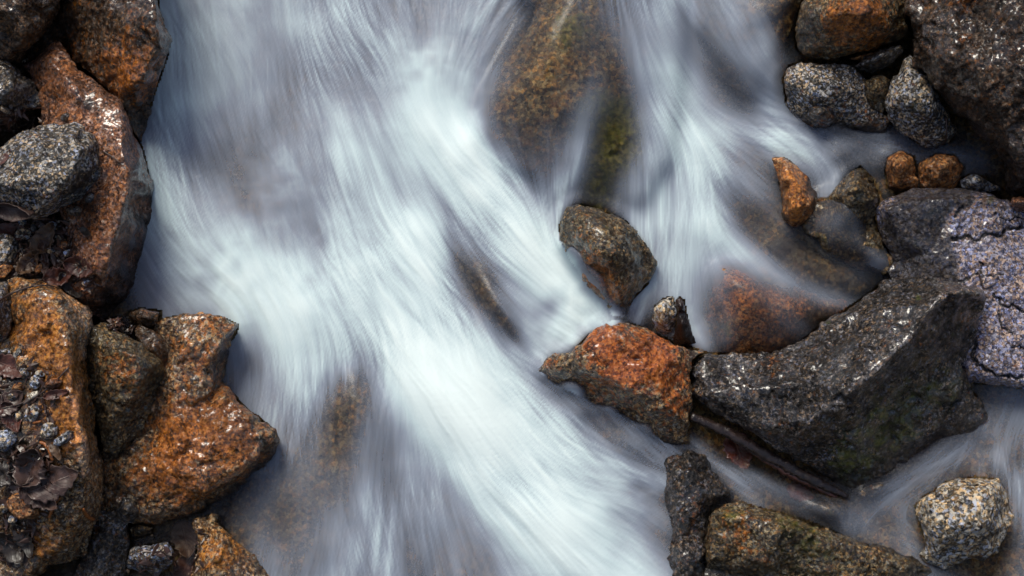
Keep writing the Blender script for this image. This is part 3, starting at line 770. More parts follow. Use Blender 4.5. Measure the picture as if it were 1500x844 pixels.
rock('ledge', 'wide ledge of wet granite tinted mauve like reflected sky, with a rough black rim and cracks, right edge', 'ledge', 'purple',
     [(1281, 305, 9), (1302, 289, 12), (1338, 276, 13), (1391, 274, 14), (1441, 278, 14), (1476, 292, 14), (1500, 308, 14), (1660, 320, 16), (1660, 590, 8), (1500, 571, 7), (1464, 566, 7), (1415, 562, 7), (1380, 500, 8), (1320, 440, 8),
      (1299, 397, 7), (1309, 385, 7), (1296, 356, 8), (1284, 328, 8)],
     inner=[(1340, 310, 17), (1320, 350, 14), (1360, 370, 14.5), (1450, 360, 17), (1460, 440, 16), (1460, 520, 13.5), (1550, 440, 16)],
     ridges=[[(1300, 305, 15), (1340, 295, 18), (1400, 290, 18.5), (1460, 298, 18)], [(1350, 310, 18), (1385, 328, 16), (1409, 322, 16)], [(1408, 322, 17.5), (1398, 340, 17), (1405, 362, 16.5), (1402, 408, 15)], [(1420, 545, 11), (1464, 555, 11), (1500, 560, 11)]],
     grooves=[([(1500, 333), (1460, 345), (1420, 350), (1395, 345)], 1.9, 1.2), ([(1405, 410), (1440, 400), (1470, 405)], 1.3, 0.7), ([(1434, 385), (1438, 415)], 1.1, 0.8), ([(1455, 430), (1470, 450), (1500, 453)], 1.6, 1.1),
              ([(1462, 460), (1468, 480), (1485, 490)], 1.3, 0.9), ([(1425, 500), (1420, 520), (1440, 538), (1465, 552), (1500, 556)], 1.9, 1.4), ([(1480, 512), (1500, 508)], 1.1, 0.8), ([(1412, 300), (1400, 320)], 1.1, 0.9), ([(1458, 312), (1475, 325), (1500, 322)], 1.1, 0.8)],
     base=-3, rough=.38, soft=3, step=1.9, film=[(1330, 330, 45, 1.2), (1370, 375, 35, 1.1), (1350, 285, 40, .8), (1410, 283, 35, .8), (1310, 380, 35, 1.1), (1460, 285, 25, .6), (1380, 420, 30, 1.0), (1340, 430, 40, 1.2)],
     moss=[(1450, 293, 12, .6)])
rock('boulder', 'big black saddle shaped boulder with a sharp pale ridge and an olive lower face', 'boulder', 'black',
     [(1011, 541, 8), (1033, 517, 10), (1080, 517, 11), (1130, 518, 11), (1171, 501, 12), (1203, 475, 13), (1249, 446, 15), (1295, 414, 17), (1313, 410, 18), (1341, 405, 19), (1391, 410, 22), (1441, 427, 23), (1437, 450, 20), (1424, 500, 14), (1410, 535, 11),
      (1418, 565, 9), (1437, 588, 6), (1444, 612, 4), (1425, 638, 3), (1375, 656, 3), (1339, 671, 3), (1320, 685, 2), (1291, 710, 2), (1243, 727, 1), (1212, 699, 4), (1176, 680, 7), (1129, 652, 9), (1086, 626, 9), (1043, 601, 9), (1012, 576, 8)],
     inner=[(1100, 570, 17), (1180, 560, 21), (1240, 500, 22), (1300, 450, 24), (1060, 550, 14), (1300, 600, 14), (1380, 530, 17), (1340, 640, 9), (1260, 680, 9), (1400, 600, 9)],
     ridges=[[(1434, 431, 27), (1402, 427, 30), (1378, 427, 31), (1366, 449, 31), (1348, 478, 31), (1327, 500, 31), (1284, 540, 29.5), (1248, 569, 27.5), (1194, 610, 22), (1163, 648, 14)], [(1020, 545, 13), (1050, 580, 14), (1120, 632, 14)]],
     base=-4, rough=.85, soft=1, worn_glint=[([(1378, 428), (1366, 449), (1348, 478), (1327, 500), (1284, 540), (1248, 569), (1194, 609), (1165, 640)], 2.6), ([(1432, 430), (1402, 426), (1378, 427)], 1.6), ([(1140, 655), (1100, 634)], 4)], moss=[(1300, 620, 75, .5), (1380, 560, 60, .4), (1240, 685, 45, .5), (1400, 480, 30, .25), (1345, 435, 6, .9), (1215, 475, 6, .7)], film0=.12, film=[(1010, 560, 14, .4), (1390, 470, 40, .4)])  # dark spot under the right point paints shade on the lower face
rock('rock', 'dark blotchy wet rock at the right edge of the main stream near the bottom', 'rock', 'black',
     [(969, 672, 5), (980, 665, 6), (997, 663, 7), (1033, 671, 7), (1056, 697, 6), (1073, 727, 5), (1045, 748, 5), (1037, 770, 5), (1030, 830, 5), (1030, 990, 5), (980, 990, 3), (976, 845, 3), (979, 775, 4), (976, 742, 4), (972, 702, 4)],
     inner=[(1010, 695, 11), (1030, 725, 11), (1005, 760, 10), (1005, 820, 9)], ridges=[[(985, 680, 9), (992, 740, 9), (995, 790, 8), (995, 900, 8)]], base=-4, rough=1.1, soft=4, rust=[(1000, 690, 25, .25)])
rock('boulder', 'long low brown boulder along the bottom edge beneath the small side channel', 'boulder', 'olive',
     [(1034, 780, 6), (1038, 762, 8), (1051, 745, 9), (1083, 735, 10), (1111, 743, 10), (1147, 752, 9), (1194, 767, 8), (1248, 788, 6), (1302, 803, 5), (1345, 818, 4), (1372, 838, 4), (1420, 900, 4), (1420, 990, 4), (1030, 990, 4), (1030, 840, 5)],
     inner=[(1090, 765, 15), (1130, 785, 15), (1200, 805, 12), (1280, 830, 9), (1200, 850, 8), (1100, 840, 8)], ridges=[[(1060, 760, 14), (1100, 758, 15), (1160, 772, 14), (1230, 795, 11), (1310, 818, 8)], [(1040, 820, 9), (1100, 812, 12), (1180, 838, 9), (1240, 870, 7)]],
     base=-4, rough=.95, soft=4, film0=.12, rust=[(1090, 760, 25, .3)], moss0=.1, moss=[(1070, 755, 25, .4), (1160, 765, 40, .3), (1200, 820, 60, .3)], film=[(1100, 835, 40, .5)])
rock('boulder', 'pale cream speckled granite boulder dry and alone in the lower right stream', 'boulder', 'cream',
     [(1340, 742, 8), (1352, 728, 9), (1368, 719, 10), (1385, 706, 11), (1405, 702, 11), (1428, 698, 11), (1461, 702, 10), (1470, 716, 9), (1476, 735, 8), (1481, 756, 7), (1472, 789, 6), (1461, 817, 5), (1439, 823, 5), (1425, 818, 5), (1405, 828, 4), (1385, 833, 4), (1356, 825, 4), (1348, 812, 5),
      (1352, 790, 6), (1345, 763, 7)],
     inner=[(1390, 735, 17), (1430, 730, 17), (1440, 765, 16), (1400, 775, 16), (1375, 760, 15), (1375, 805, 10), (1430, 800, 11)],
     ridges=[[(1360, 735, 14), (1362, 770, 14), (1372, 812, 9)], [(1455, 718, 15), (1455, 765, 14), (1442, 805, 9)]], base=-4, rough=.85, soft=4, rust=[(1440, 720, 30, .25), (1395, 745, 25, .2)], moss=[(1465, 790, 14, .3), (1345, 760, 10, .3)])

# ------------------------------------------------------------------ small things
EX, EY = np.array([1.0, 0, 0]), to_world(np.array([0, 1.0, 0]))
MPP = DIST / FPX                      # metres per photo pixel at the bed


def simple_mat(name, c1, c2, scale=60, rough=(.2, .5), bump=.5, vein=False, dist=.002):
    g = NT(name)
    co = g.coords()
    n = g.noise(co, scale, 5, .65)
    col = g.ramp(n, [(.3, c1), (.7, c2)])
    h = n
    if vein:
        u, v = g.attr('u'), g.attr('v')
        rib = g.rng(g.math('ABSOLUTE', v), .0, .07, 1, 0)
        ph = g.math('SUBTRACT', g.math('MULTIPLY', u, 9.0), g.math('MULTIPLY', g.math('ABSOLUTE', v), 3.0))
        side = g.rng(g.math('PINGPONG', ph, .5), .0, .10, 1, 0)
        vn = g.math('MAXIMUM', rib, g.math('MULTIPLY', side, .6))
        col = g.mix(g.math('MULTIPLY', vn, .35), col, tuple(np.array(c2) * 1.8 + .02))
        h = g.math('ADD', g.math('MULTIPLY', n, .8), vn)
    p = g.n('BsdfPrincipled')
    g.put(p.inputs['Base Color'], col)
    g.put(p.inputs['Roughness'], g.rng(g.noise(co, scale * .6, 3), .35, .65, rough[0], rough[1]))
    b = g.n('Bump'); b.inputs['Strength'].default_value = bump; b.inputs['Distance'].default_value = dist
    g.put(b.inputs['Height'], h); g.put(p.inputs['Normal'], b.outputs[0])
    g.put(g.out.inputs[0], p.outputs[0])
    return g.m


M['leaf_purple'] = simple_mat('purple_brown_leaf', (.024, .013, .010), (.080, .043, .034), vein=True, rough=(.3, .6))
M['leaf_maroon'] = simple_mat('maroon_leaf', (.022, .007, .006), (.090, .027, .016), vein=True, rough=(.3, .6))
M['leaf_brown'] = simple_mat('brown_leaf', (.025, .013, .007), (.12, .06, .025), vein=True, rough=(.3, .6))
M['leaf_black'] = simple_mat('blackened_leaf', (.006, .005, .005), (.030, .020, .015), vein=True, rough=(.3, .55))
M['leaf_red'] = simple_mat('rust_red_leaf', (.03, .007, .005), (.12, .03, .016), vein=True, rough=(.2, .45))
M['twig'] = simple_mat('dark_twig_bark', (.012, .007, .006), (.06, .032, .024), 200, (.3, .5))
M['catkin'] = simple_mat('orange_catkin', (.10, .025, .006), (.42, .14, .03), 300, (.3, .55))
M['wood'] = simple_mat('wet_black_wood', (.006, .004, .004), (.035, .022, .018), 45, (.15, .38), .9, dist=.004)
M['redwood'] = simple_mat('wet_reddish_wood', (.02, .008, .006), (.10, .035, .022), 45, (.15, .38), .9, dist=.004)
M['litter'] = simple_mat('leaf_litter', (.010, .006, .005), (.075, .034, .022), 35, (.2, .5), .6)
M['gravel'] = rock_mat('mixed_gravel', (.03, .02, .015), (.14, .10, .07), (.42, .36, .29), pale_amt=.35, rough=(.3, .6))


def surf(px, py, lift=0.0):
    h = ter_at(px, py)
    p = PW(px, py, h + lift)
    k = 7
    a = PW(px + k, py, ter_at(px + k, py)) - PW(px - k, py, ter_at(px - k, py))
    b = PW(px, py - k, ter_at(px, py - k)) - PW(px, py + k, ter_at(px, py + k))
    n = np.cross(a, b)
    n = n / np.linalg.norm(n)
    n = n * .6 + UPN * .4
    n = n / np.linalg.norm(n)
    e1 = EX - n * (EX @ n); e1 /= np.linalg.norm(e1)
    return p, e1, np.cross(n, e1), n


import bmesh
_ico = {}


def ico(s):
    if s not in _ico:
        bm = bmesh.new()
        bmesh.ops.create_icosphere(bm, subdivisions=s, radius=1)
        bm.verts.ensure_lookup_table()
        _ico[s] = (np.array([v.co[:] for v in bm.verts]), [tuple(v.index for v in f.verts) for f in bm.faces])
        bm.free()
    return _ico[s]


def pebble_verts(s, seed, ax, ay, az, cuts=7):
    r = np.random.default_rng(seed)
    v, f = ico(s)
    v = v.copy()
    for _ in range(cuts):
        n = r.normal(size=3); n /= np.linalg.norm(n)
        d = r.uniform(.62, .88)
        ex = np.maximum(0, v @ n - d)
        v = v - n * (ex * .93)[:, None]
    v = v + (v / np.linalg.norm(v, axis=1)[:, None]) * (.10 * fbm(v * 1.6 + seed, 3, seed) + .03 * fbm(v * 6 + seed, 2, seed + 1))[:, None]
    return v * np.array([ax, ay, az]), f


def pebble(px, py, r, mat, label, ecc=.8, ang=0, name='pebble', group='loose pebbles lying in the leaf litter', sink=.35, rust=0.0):
    SEED[0] += 1
    R = r * MPP * .96
    v, f = pebble_verts(4 if r > 9 else 3, SEED[0], R, R * ecc, R * .7)
    p, e1, e2, n = surf(px, py)
    c, s = math.cos(math.radians(ang)), math.sin(math.radians(ang))
    a1, a2 = e1 * c + e2 * s, -e1 * s + e2 * c
    V = v[:, :1] * a1 + v[:, 1:2] * a2 + v[:, 2:] * n + p + n * (R * .7 * (1 - 2 * sink) + .002)
    o = mesh_obj(name, V, f, M[mat], attrs={'rust': np.full(len(V), rust), 'moss': np.zeros(len(V)), 'film': np.zeros(len(V))})
    return tag(o, label, 'pebble', group)


def tube(path, radii, nseg=8, seed=0, rough=.15, flat=1.0, up=None):
    P_ = np.array(path); n = len(P_)
    T = np.gradient(P_, axis=0); T /= np.linalg.norm(T, axis=1)[:, None]
    up = UPN if up is None else up
    V, F = [], []
    for i in range(n):
        s = np.cross(T[i], up); s /= np.linalg.norm(s)
        b = np.cross(s, T[i])
        for k in range(nseg):
            a = 2 * math.pi * k / nseg
            V.append(P_[i] + radii[i] * (s * math.cos(a) + b * math.sin(a) * flat))
    V = np.array(V)
    cen = np.repeat(P_, nseg, 0)
    V = V + (V - cen) * (rough * fbm(V * 160 + seed, 3, seed))[:, None] * 2
    for i in range(n - 1):
        for k in range(nseg):
            a, b = i * nseg + k, i * nseg + (k + 1) % nseg
            F.append((a, b, b + nseg, a + nseg))
    F.append(tuple(range(nseg))[::-1]); F.append(tuple((n - 1) * nseg + k for k in range(nseg)))
    return V, F


def empty(name, loc):
    o = bpy.data.objects.new(name, None)
    COL.objects.link(o)
    o.location = Vector(loc)
    o.empty_display_size = .02
    bpy.context.view_layer.update()
    return o


def path_on(pts, lift=.004, n=14):
    q = []
    s = np.array(pts, float)
    d = np.concatenate([[0], np.cumsum(np.hypot(*np.diff(s, axis=0).T))])
    for t in np.linspace(0, d[-1], n):
        x, y = np.interp(t, d, s[:, 0]), np.interp(t, d, s[:, 1])
        q.append((x, y, ter_at(x, y)))
    q = np.array(q)
    h = q[:, 2].copy()
    for _ in range(3):
        h[1:-1] = np.maximum(h[1:-1], 0) * .5 + .25 * (h[:-2] + h[2:])
    h = np.maximum(h, q[:, 2] - .002)
    x = q[:, 0].copy(); y = q[:, 1].copy()
    x[1:-1] = .5 * x[1:-1] + .25 * (x[:-2] + x[2:]); y[1:-1] = .5 * y[1:-1] + .25 * (y[:-2] + y[2:])
    return PW(x, y, h + lift)


def twig(pts, r, label, shoots=(), name='twig', mat='twig', group='thin dark twigs', lift=.005, cat='twig'):
    SEED[0] += 1
    P_ = path_on(pts, lift)
    V, F = tube(P_, np.linspace(r, r * .5, len(P_)), 7, SEED[0], .25)
    if not shoots:
        return tag(mesh_obj(name, V, F, M[mat]), label, cat, group)
    root = empty(name, P_[0])
    tag(root, label, cat, group)
    mesh_obj('stem', V, F, M[mat], root)
    for s in shoots:
        Q_ = path_on(s, lift + .002, 8)
        V, F = tube(Q_, np.linspace(r * .6, r * .3, len(Q_)), 6, SEED[0] + 5, .25)
        mesh_obj('side_shoot', V, F, M[mat], root)
    return root


def leaf(px, py, L, W, ang, mat, label, curl=.35, fold=.25, lift=.004, name='leaf', group='dead leaves', lobes=.10, wr=.5):
    """blade along its own axis with a rolled edge, a stalk and a millimetre of thickness"""
    SEED[0] += 1
    r = np.random.default_rng(SEED[0])
    L, W = L * MPP, W * MPP
    nu, nv = 28, 15
    u = np.linspace(0, 1, nu); v = np.linspace(-1, 1, nv)
    Uu, Vv = np.meshgrid(u, v, indexing='ij')
    prof = np.sin(np.pi * np.clip(Uu, 0.0, 1) ** .8) ** .7 * (1 + lobes * np.sin(Uu * 34 + r.uniform(0, 6)) + lobes * .7 * np.sin(Uu * 57))
    prof = np.maximum(prof, .02)
    x = (Uu - .5) * L
    y = Vv * prof * W * .5
    q = np.stack([x.ravel() * 26 + SEED[0], y.ravel() * 26, np.zeros(x.size)], -1)
    zz = fold * np.abs(Vv) ** 1.4 * W * .5 + curl * L * (Uu - .5) ** 2 + (fbm(q, 3, SEED[0]) * .010 * wr).reshape(x.shape) * 2
    zz -= zz.min() * .5
    p, e1, e2, n = surf(px, py, lift)
    c, s = math.cos(math.radians(ang)), math.sin(math.radians(ang))
    a1, a2 = e1 * c + e2 * s, -e1 * s + e2 * c
    V = x.reshape(-1, 1) * a1 + y.reshape(-1, 1) * a2 + zz.reshape(-1, 1) * n + p
    idx = np.arange(nu * nv).reshape(nu, nv)
    F = np.stack([idx[:-1, :-1], idx[1:, :-1], idx[1:, 1:], idx[:-1, 1:]], -1).reshape(-1, 4)
    root = empty(name, p)
    tag(root, label, 'leaf', group)
    b = mesh_obj('blade', V, F, M[mat], root, attrs={'u': Uu.ravel(), 'v': Vv.ravel()})
    sm = b.modifiers.new('thickness', 'SOLIDIFY'); sm.thickness = .0009
    base = V.reshape(nu, nv, 3)[0, nv // 2]
    P_ = np.array([base + a1 * .004, base - a1 * L * .12 + n * .002, base - a1 * L * .26 + a2 * L * .05 + n * .001])
    Vt, Ft = tube(P_, [.0013, .0011, .0010], 6, SEED[0])
    mesh_obj('stalk', Vt, Ft, M['twig'], root)
    return root


# black wooden snag, branch and sunken wood by the saddle boulder
M['snagwood'] = M['wood']
snag = rock('snag', 'black upright wooden snag with a narrow round top beside the tan stone', 'snag', 'snagwood',
            [(990, 441, 15), (996, 436, 16), (1003, 440, 15), (1005, 458, 13), (1010, 478, 10), (1021, 506, 6), (1012, 512, 5), (990, 506, 5), (984, 494, 6), (990, 478, 9), (992, 460, 12)],
            inner=[(997, 450, 17.5), (999, 475, 14), (1000, 492, 10)], base=-3, rough=.5, step=2, soft=3)


def along(pts, h0, h1, n):
    s = np.array(pts, float)
    d = np.concatenate([[0], np.cumsum(np.hypot(*np.diff(s, axis=0).T))])
    t = np.linspace(0, d[-1], n)
    return PW(np.interp(t, d, s[:, 0]), np.interp(t, d, s[:, 1]), np.linspace(h0, h1, n))


P_ = along([(1012, 610), (1060, 630), (1118, 664), (1180, 698), (1242, 728)], .085, .045, 60)
root = empty('branch', P_[0])
tag(root, 'long black sodden branch lying along the lower left side of the saddle boulder', 'branch')
V, F = tube(P_, np.interp(np.linspace(0, 1, 60), [0, .3, .8, 1], [.009, .013, .012, .005]), 12, 5, .22, .8)
mesh_obj('wood_shaft', V, F, M['wood'], root)
P_ = along([(1100, 660), (1160, 695), (1226, 728)], .066, .040, 40)
V, F = tube(P_, np.interp(np.linspace(0, 1, 40), [0, .5, 1], [.006, .011, .004]), 10, 9, .25, .7)
mesh_obj('split_strip', V, F, M['redwood'], root)

# leaves
LF = 'dead leaves on the left bank'
leaf(80, 706, 72, 44, 22, 'leaf_purple', 'largest purple brown leaf, spread across the lower part of the rust orange boulder', group=LF, curl=.2, fold=.2, lift=.006)
leaf(62, 727, 56, 30, -28, 'leaf_purple', 'folded dark leaf tucked under the lower edge of the largest purple leaf', group=LF, curl=.5, fold=.5)
leaf(50, 682, 52, 44, 70, 'leaf_purple', 'crumpled round purple brown leaf just above the largest purple leaf', group=LF, curl=.6, fold=.5, wr=1.0)
leaf(272, 790, 54, 36, -75, 'leaf_purple', 'dark purple leaf standing between the blue grey stone and the bottom orange rock', group=LF, curl=.3, lift=.03)
leaf(272, 832, 48, 30, -120, 'leaf_maroon', 'wet maroon leaf at the bottom edge right of the blue grey stone', group=LF, curl=.4, lift=.02, wr=1.0)
leaf(122, 392, 48, 28, -15, 'leaf_maroon', 'wet red brown leaf pressed on the lower end of the pink boulder', group=LF, curl=.5, fold=.5)
leaf(44, 386, 40, 24, 52, 'leaf_brown', 'brown leaf with a pale edge standing above the top of the rust boulder', group=LF, curl=.5, fold=.4)
leaf(24, 305, 58, 26, -4, 'leaf_purple', 'rolled purple brown leaf lying on the lower side of the pale speckled boulder', group=LF, curl=.1, fold=1.1, lobes=.03, lift=.012)
leaf(66, 352, 52, 28, 62, 'leaf_brown', 'long dark brown leaf in the hollow below the pale speckled boulder', group=LF, curl=.3, fold=.5)
leaf(66, 385, 34, 12, 95, 'leaf_purple', 'narrow pale brown leaf pointing down in the middle of the litter hollow', group=LF, curl=.3)
leaf(18, 340, 46, 24, 168, 'leaf_maroon', 'dark red leaf by the left edge under the rolled leaf', group=LF, curl=.4, fold=.4)
leaf(104, 418, 42, 22, -52, 'leaf_black', 'blackened leaf in the gap between the pink and the rust boulders', group=LF, curl=.4, fold=.5)
leaf(88, 408, 38, 26, 10, 'leaf_maroon', 'crumpled dark maroon leaf at the top rim of the rust boulder', group=LF, curl=.7, fold=.4, wr=1.2)
leaf(20, 540, 52, 30, -24, 'leaf_maroon', 'dark maroon leaf near the left edge above the long twig', group=LF, curl=.3, fold=.4)
leaf(14, 590, 46, 30, 35, 'leaf_purple', 'flat dark purple leaf at the left edge under the long twig', group=LF, curl=.3, fold=.3)
leaf(18, 612, 44, 24, -62, 'leaf_maroon', 'dark red brown leaf below the long twig at the left edge', group=LF, curl=.5, fold=.4)
leaf(84, 578, 36, 12, 12, 'leaf_maroon', 'narrow dark red leaf lying under the long twig on orange rock', group=LF, curl=.2, fold=.5)
leaf(16, 690, 44, 30, 30, 'leaf_black', 'black crumpled leaf at the left edge level with the largest purple leaf', group=LF, curl=.5, fold=.4, wr=1.1)
leaf(28, 712, 40, 24, -68, 'leaf_purple', 'small dark purple leaf beside the tan stone in the litter', group=LF, curl=.6, fold=.4)
leaf(16, 798, 56, 36, -40, 'leaf_black', 'big blackened leaf in the lower left corner', group=LF, curl=.3, fold=.3, wr=1.0)
leaf(38, 790, 50, 24, -66, 'leaf_black', 'long blackened leaf pointing down the lower left rock face', group=LF, curl=.2, fold=.4)
leaf(80, 655, 40, 14, -58, 'leaf_brown', 'narrow brown leaf beside the curled catkin on the rust boulder', group=LF, curl=.3, fold=.5)
leaf(8, 232, 26, 10, 60, 'leaf_maroon', 'little dark red leaf scrap on top of the pale speckled boulder', group=LF, curl=.2)
leaf(126, 340, 26, 10, -30, 'leaf_black', 'small black leaf scrap lying on the pink boulder', group=LF, curl=.2, fold=.2)
leaf(1082, 660, 56, 40, -70, 'leaf_red', 'rust red sodden leaf in shallow water under the saddle boulder', group='sodden leaves by the branch', curl=.1, fold=.1, lift=.035)
leaf(1172, 722, 40, 24, -20, 'leaf_red', 'smaller dark red sodden leaf under the middle of the black branch', group='sodden leaves by the branch', curl=.1, fold=.1, lift=.03)

# twigs
twig([(-30, 607), (0, 600), (30, 592), (55, 582), (80, 560), (106, 533)], .0028, 'longest dark twig rising from the left edge over the litter on the rust boulder', shoots=[[(55, 582), (62, 566), (76, 548)]], lift=.010)
twig([(-20, 448), (2, 438), (22, 427), (45, 420), (72, 417), (90, 424)], .0026, 'dark forked twig across the top of the rust boulder', shoots=[[(45, 420), (60, 410), (76, 404)]], lift=.010)
twig([(151, 222), (162, 228), (176, 238)], .0018, 'short black twig on the pink boulder beside the speckled boulder', lift=.003)
twig([(108, 385), (126, 396), (146, 402)], .0016, 'thin black stem lying over the wet red brown leaf', lift=.009)
twig([(1386, 172), (1387, 190), (1386, 207), (1374, 216), (1362, 226)], .0024, 'bent reddish twig at the foot of the leaning wedge shaped rock', lift=.006)
twig([(1433, 396), (1437, 410), (1441, 424), (1456, 416), (1471, 408)], .0020, 'v shaped dark twig on the mauve ledge', lift=.003)
twig([(10, 246), (18, 249), (24, 253)], .0014, 'tiny black twig on top of the pale speckled boulder', lift=.003)
twig([(70, 600), (76, 640), (84, 665)], .0014, 'thin stem beside the pebbles on the rust boulder', lift=.004)


def catkin(pts, label, r=.0042):
    SEED[0] += 1
    P_ = path_on(pts, .006, 26)
    rr = r * (0.75 + .35 * np.abs(np.sin(np.arange(26) * 1.5))) * np.sin(np.linspace(.35, 2.8, 26)) ** .5
    V, F = tube(P_, rr, 9, SEED[0], .35)
    return tag(mesh_obj('catkin', V, F, M['catkin']), label, 'catkin', 'orange catkins')


catkin([(58, 648), (66, 650), (73, 660), (77, 675)], 'curled orange catkin beside the crumpled round leaf')
catkin([(90, 728), (82, 735), (76, 748), (72, 758)], 'bright orange catkin below the tip of the largest purple leaf')
catkin([(122, 745), (127, 756), (136, 761), (143, 762)], 'dull red catkin on the right edge of the rust boulder', .0036)
catkin([(40, 616), (50, 620), (60, 617)], 'short red orange catkin under the round white speckled pebble', .003)

# pebbles
pebble(49, 606, 13, 'bluegrey', 'round white speckled pebble just below the long twig', .95)
pebble(8, 646, 18, 'bluegrey', 'biggest blue grey pebble at the left edge of the litter', .85, 20)
pebble(25, 633, 10, 'cream', 'yellowish oval pebble touching the biggest blue grey pebble', .6, -35, rust=.35)
pebble(74, 631, 14, 'grey', 'black and white blocky pebble above the flat oval pebble', .85, 30)
pebble(96, 642, 16, 'bluegrey', 'flat grey leaf shaped pebble on bare orange rock', .5, 28)
pebble(54, 560, 10, 'bluegrey', 'blue speckled pebble above the long twig', .85, 60)
pebble(28, 567, 9, 'orange', 'orange pebble left of the blue speckled pebble', .8, 10, rust=.4)
pebble(51, 580, 9, 'cream', 'cream pebble touching the long twig from above', .7, 40)
pebble(37, 545, 8, 'bluegrey', 'pale grey pebble under the maroon leaf near the left edge', .8, -30)
pebble(80, 562, 12, 'pink', 'pinkish orange pebble beside the fork of the long twig', .6, 12, rust=.3)
pebble(10, 517, 11, 'grey', 'flat pale grey pebble at the left edge top of the litter', .6, -12)
pebble(29, 518, 8, 'grey', 'small grey pebble right of the flat pale grey pebble', .8, 40)
pebble(60, 548, 7, 'cream', 'small cream pebble right above the blue speckled pebble', .8, 0, rust=.2)
pebble(19, 581, 7, 'grey', 'small dull grey pebble between the orange pebble and the long twig', .8, 20)
pebble(29, 609, 9, 'cream', 'whitish upright pebble left of the round white speckled pebble', .6, 80)
pebble(38, 741, 24, 'orange', 'big tan and orange stone at the lower end of the leaf litter', .72, -38, rust=.1)
pebble(21, 760, 8, 'bluegrey', 'light grey pebble under the big tan and orange stone', .8, 20)
pebble(90, 742, 8, 'grey', 'small grey pebble right of the bright orange catkin', .8, 30)
pebble(36, 624, 4, 'cream', 'tiny white pebble between the yellowish pebble and the blocky pebble', .9)
pebble(4, 742, 12, 'cream', 'yellowish pebble at the left edge beside the big tan stone', .8, 0, rust=.35)
pebble(8, 368, 26, 'grey', 'large rounded grey cobble at the left edge of the litter hollow', .85, -70, name='cobble')
pebble(4, 396, 17, 'orange', 'orange brown cobble at the left edge below the large grey cobble', .75, 0, name='cobble', rust=.2)
pebble(35, 344, 12, 'cream', 'pale tan pebble under the rolled leaf in the hollow', .8, 30)
pebble(34, 328, 9, 'bluegrey', 'grey pebble just under the speckled boulder and rolled leaf', .7, 80)
pebble(50, 335, 9, 'dkgrey', 'dark grey upright pebble left of the long brown leaf', .6, 85)
pebble(77, 331, 7, 'bluegrey', 'small mauve grey pebble at the top of the long brown leaf', .8, 0)
pebble(95, 360, 8, 'orange', 'orange pebble among grey ones at the left side of the pink boulder', .8, 0, rust=.4)
pebble(100, 372, 9, 'bluegrey', 'pale blue grey pebble below the orange one beside the pink boulder', .7, 20)
pebble(86, 350, 7, 'grey', 'white grey pebble above the orange one beside the pink boulder', .8, 0)
pebble(76, 368, 7, 'cream', 'small cream pebble right of the narrow pale brown leaf', .7, 0)
pebble(96, 402, 7, 'bluegrey', 'shiny grey pebble left of the wet red brown leaf', .8, 0)
pebble(128, 414, 8, 'bluegrey', 'shiny pale pebble under the lower edge of the wet red brown leaf', .6, 30)
pebble(58, 394, 8, 'orange', 'small golden brown pebble at the foot of the pale edged leaf', .7, 60, rust=.4)
pebble(8, 160, 11, 'dkgrey', 'dark blue grey stone on the half covered rock at left', .5, -40)
pebble(134, 291, 9, 'dkgrey', 'small dark pebble in the crack under the pale speckled boulder', .7, 30)
pebble(98, 172, 8, 'dkgrey', 'small black pebble on the orange upper end of the pink boulder', .7, 30)

# uncountable litter and grit
HOLLOW = [(-60, 322), (78, 320), (104, 330), (108, 370), (110, 415), (60, 404), (-60, 404)]
TOPPAT = [(-60, 515), (42, 518), (74, 545), (84, 590), (70, 640), (74, 700), (90, 735), (60, 770), (44, 820), (-60, 830)]
EXTRA = [[(150, 465), (192, 470), (196, 490), (160, 482)], [(205, 780), (300, 775), (300, 850), (180, 845)], [(108, 380), (128, 380), (140, 415), (118, 440)], [(-60, 160), (60, 158), (90, 185), (-60, 200)]]


def spots(poly, n, r):
    q = np.array(poly)
    out = []
    while len(out) < n:
        p = np.array([[r.uniform(q[:, 0].min(), q[:, 0].max()), r.uniform(q[:, 1].min(), q[:, 1].max())]])
        if inside(poly, p)[0]:
            out.append(p[0])
    return out


r = np.random.default_rng(3)
V, F = [], []
nv = 0
for poly, n in [(HOLLOW, 420), (TOPPAT, 620)] + [(e, 90) for e in EXTRA]:
    for x, y in spots(poly, n, r):
        p, e1, e2, nn_ = surf(x, y, r.uniform(.000, .008))
        a = r.uniform(0, 6.28); L = r.uniform(.005, .018); W = L * r.uniform(.25, .7)
        a1, a2 = e1 * math.cos(a) + e2 * math.sin(a), -e1 * math.sin(a) + e2 * math.cos(a)
        t1, t2 = r.normal(0, .45), r.normal(0, .45)
        a1 = a1 + nn_ * t1; a2 = a2 + nn_ * t2
        top = [p + a1 * L * k + a2 * W * j + nn_ * (.25 * L * (k * k)) for k, j in ((-1, 0), (-.45, -.5), (.3, -.55), (1, 0), (.35, .5), (-.4, .55))]
        bot = [q_ - nn_ * .0012 for q_ in top]
        V += top + bot
        F += [tuple(range(nv, nv + 6)), tuple(range(nv + 11, nv + 5, -1))]
        F += [(nv + k, nv + 6 + k, nv + 6 + (k + 1) % 6, nv + (k + 1) % 6) for k in range(6)]
        nv += 12
o = mesh_obj('leaf_litter', V, F, M['litter'], smooth=False)
tag(o, kind='stuff')
V, F = [], []
nv = 0
iv, fi = ico(2)
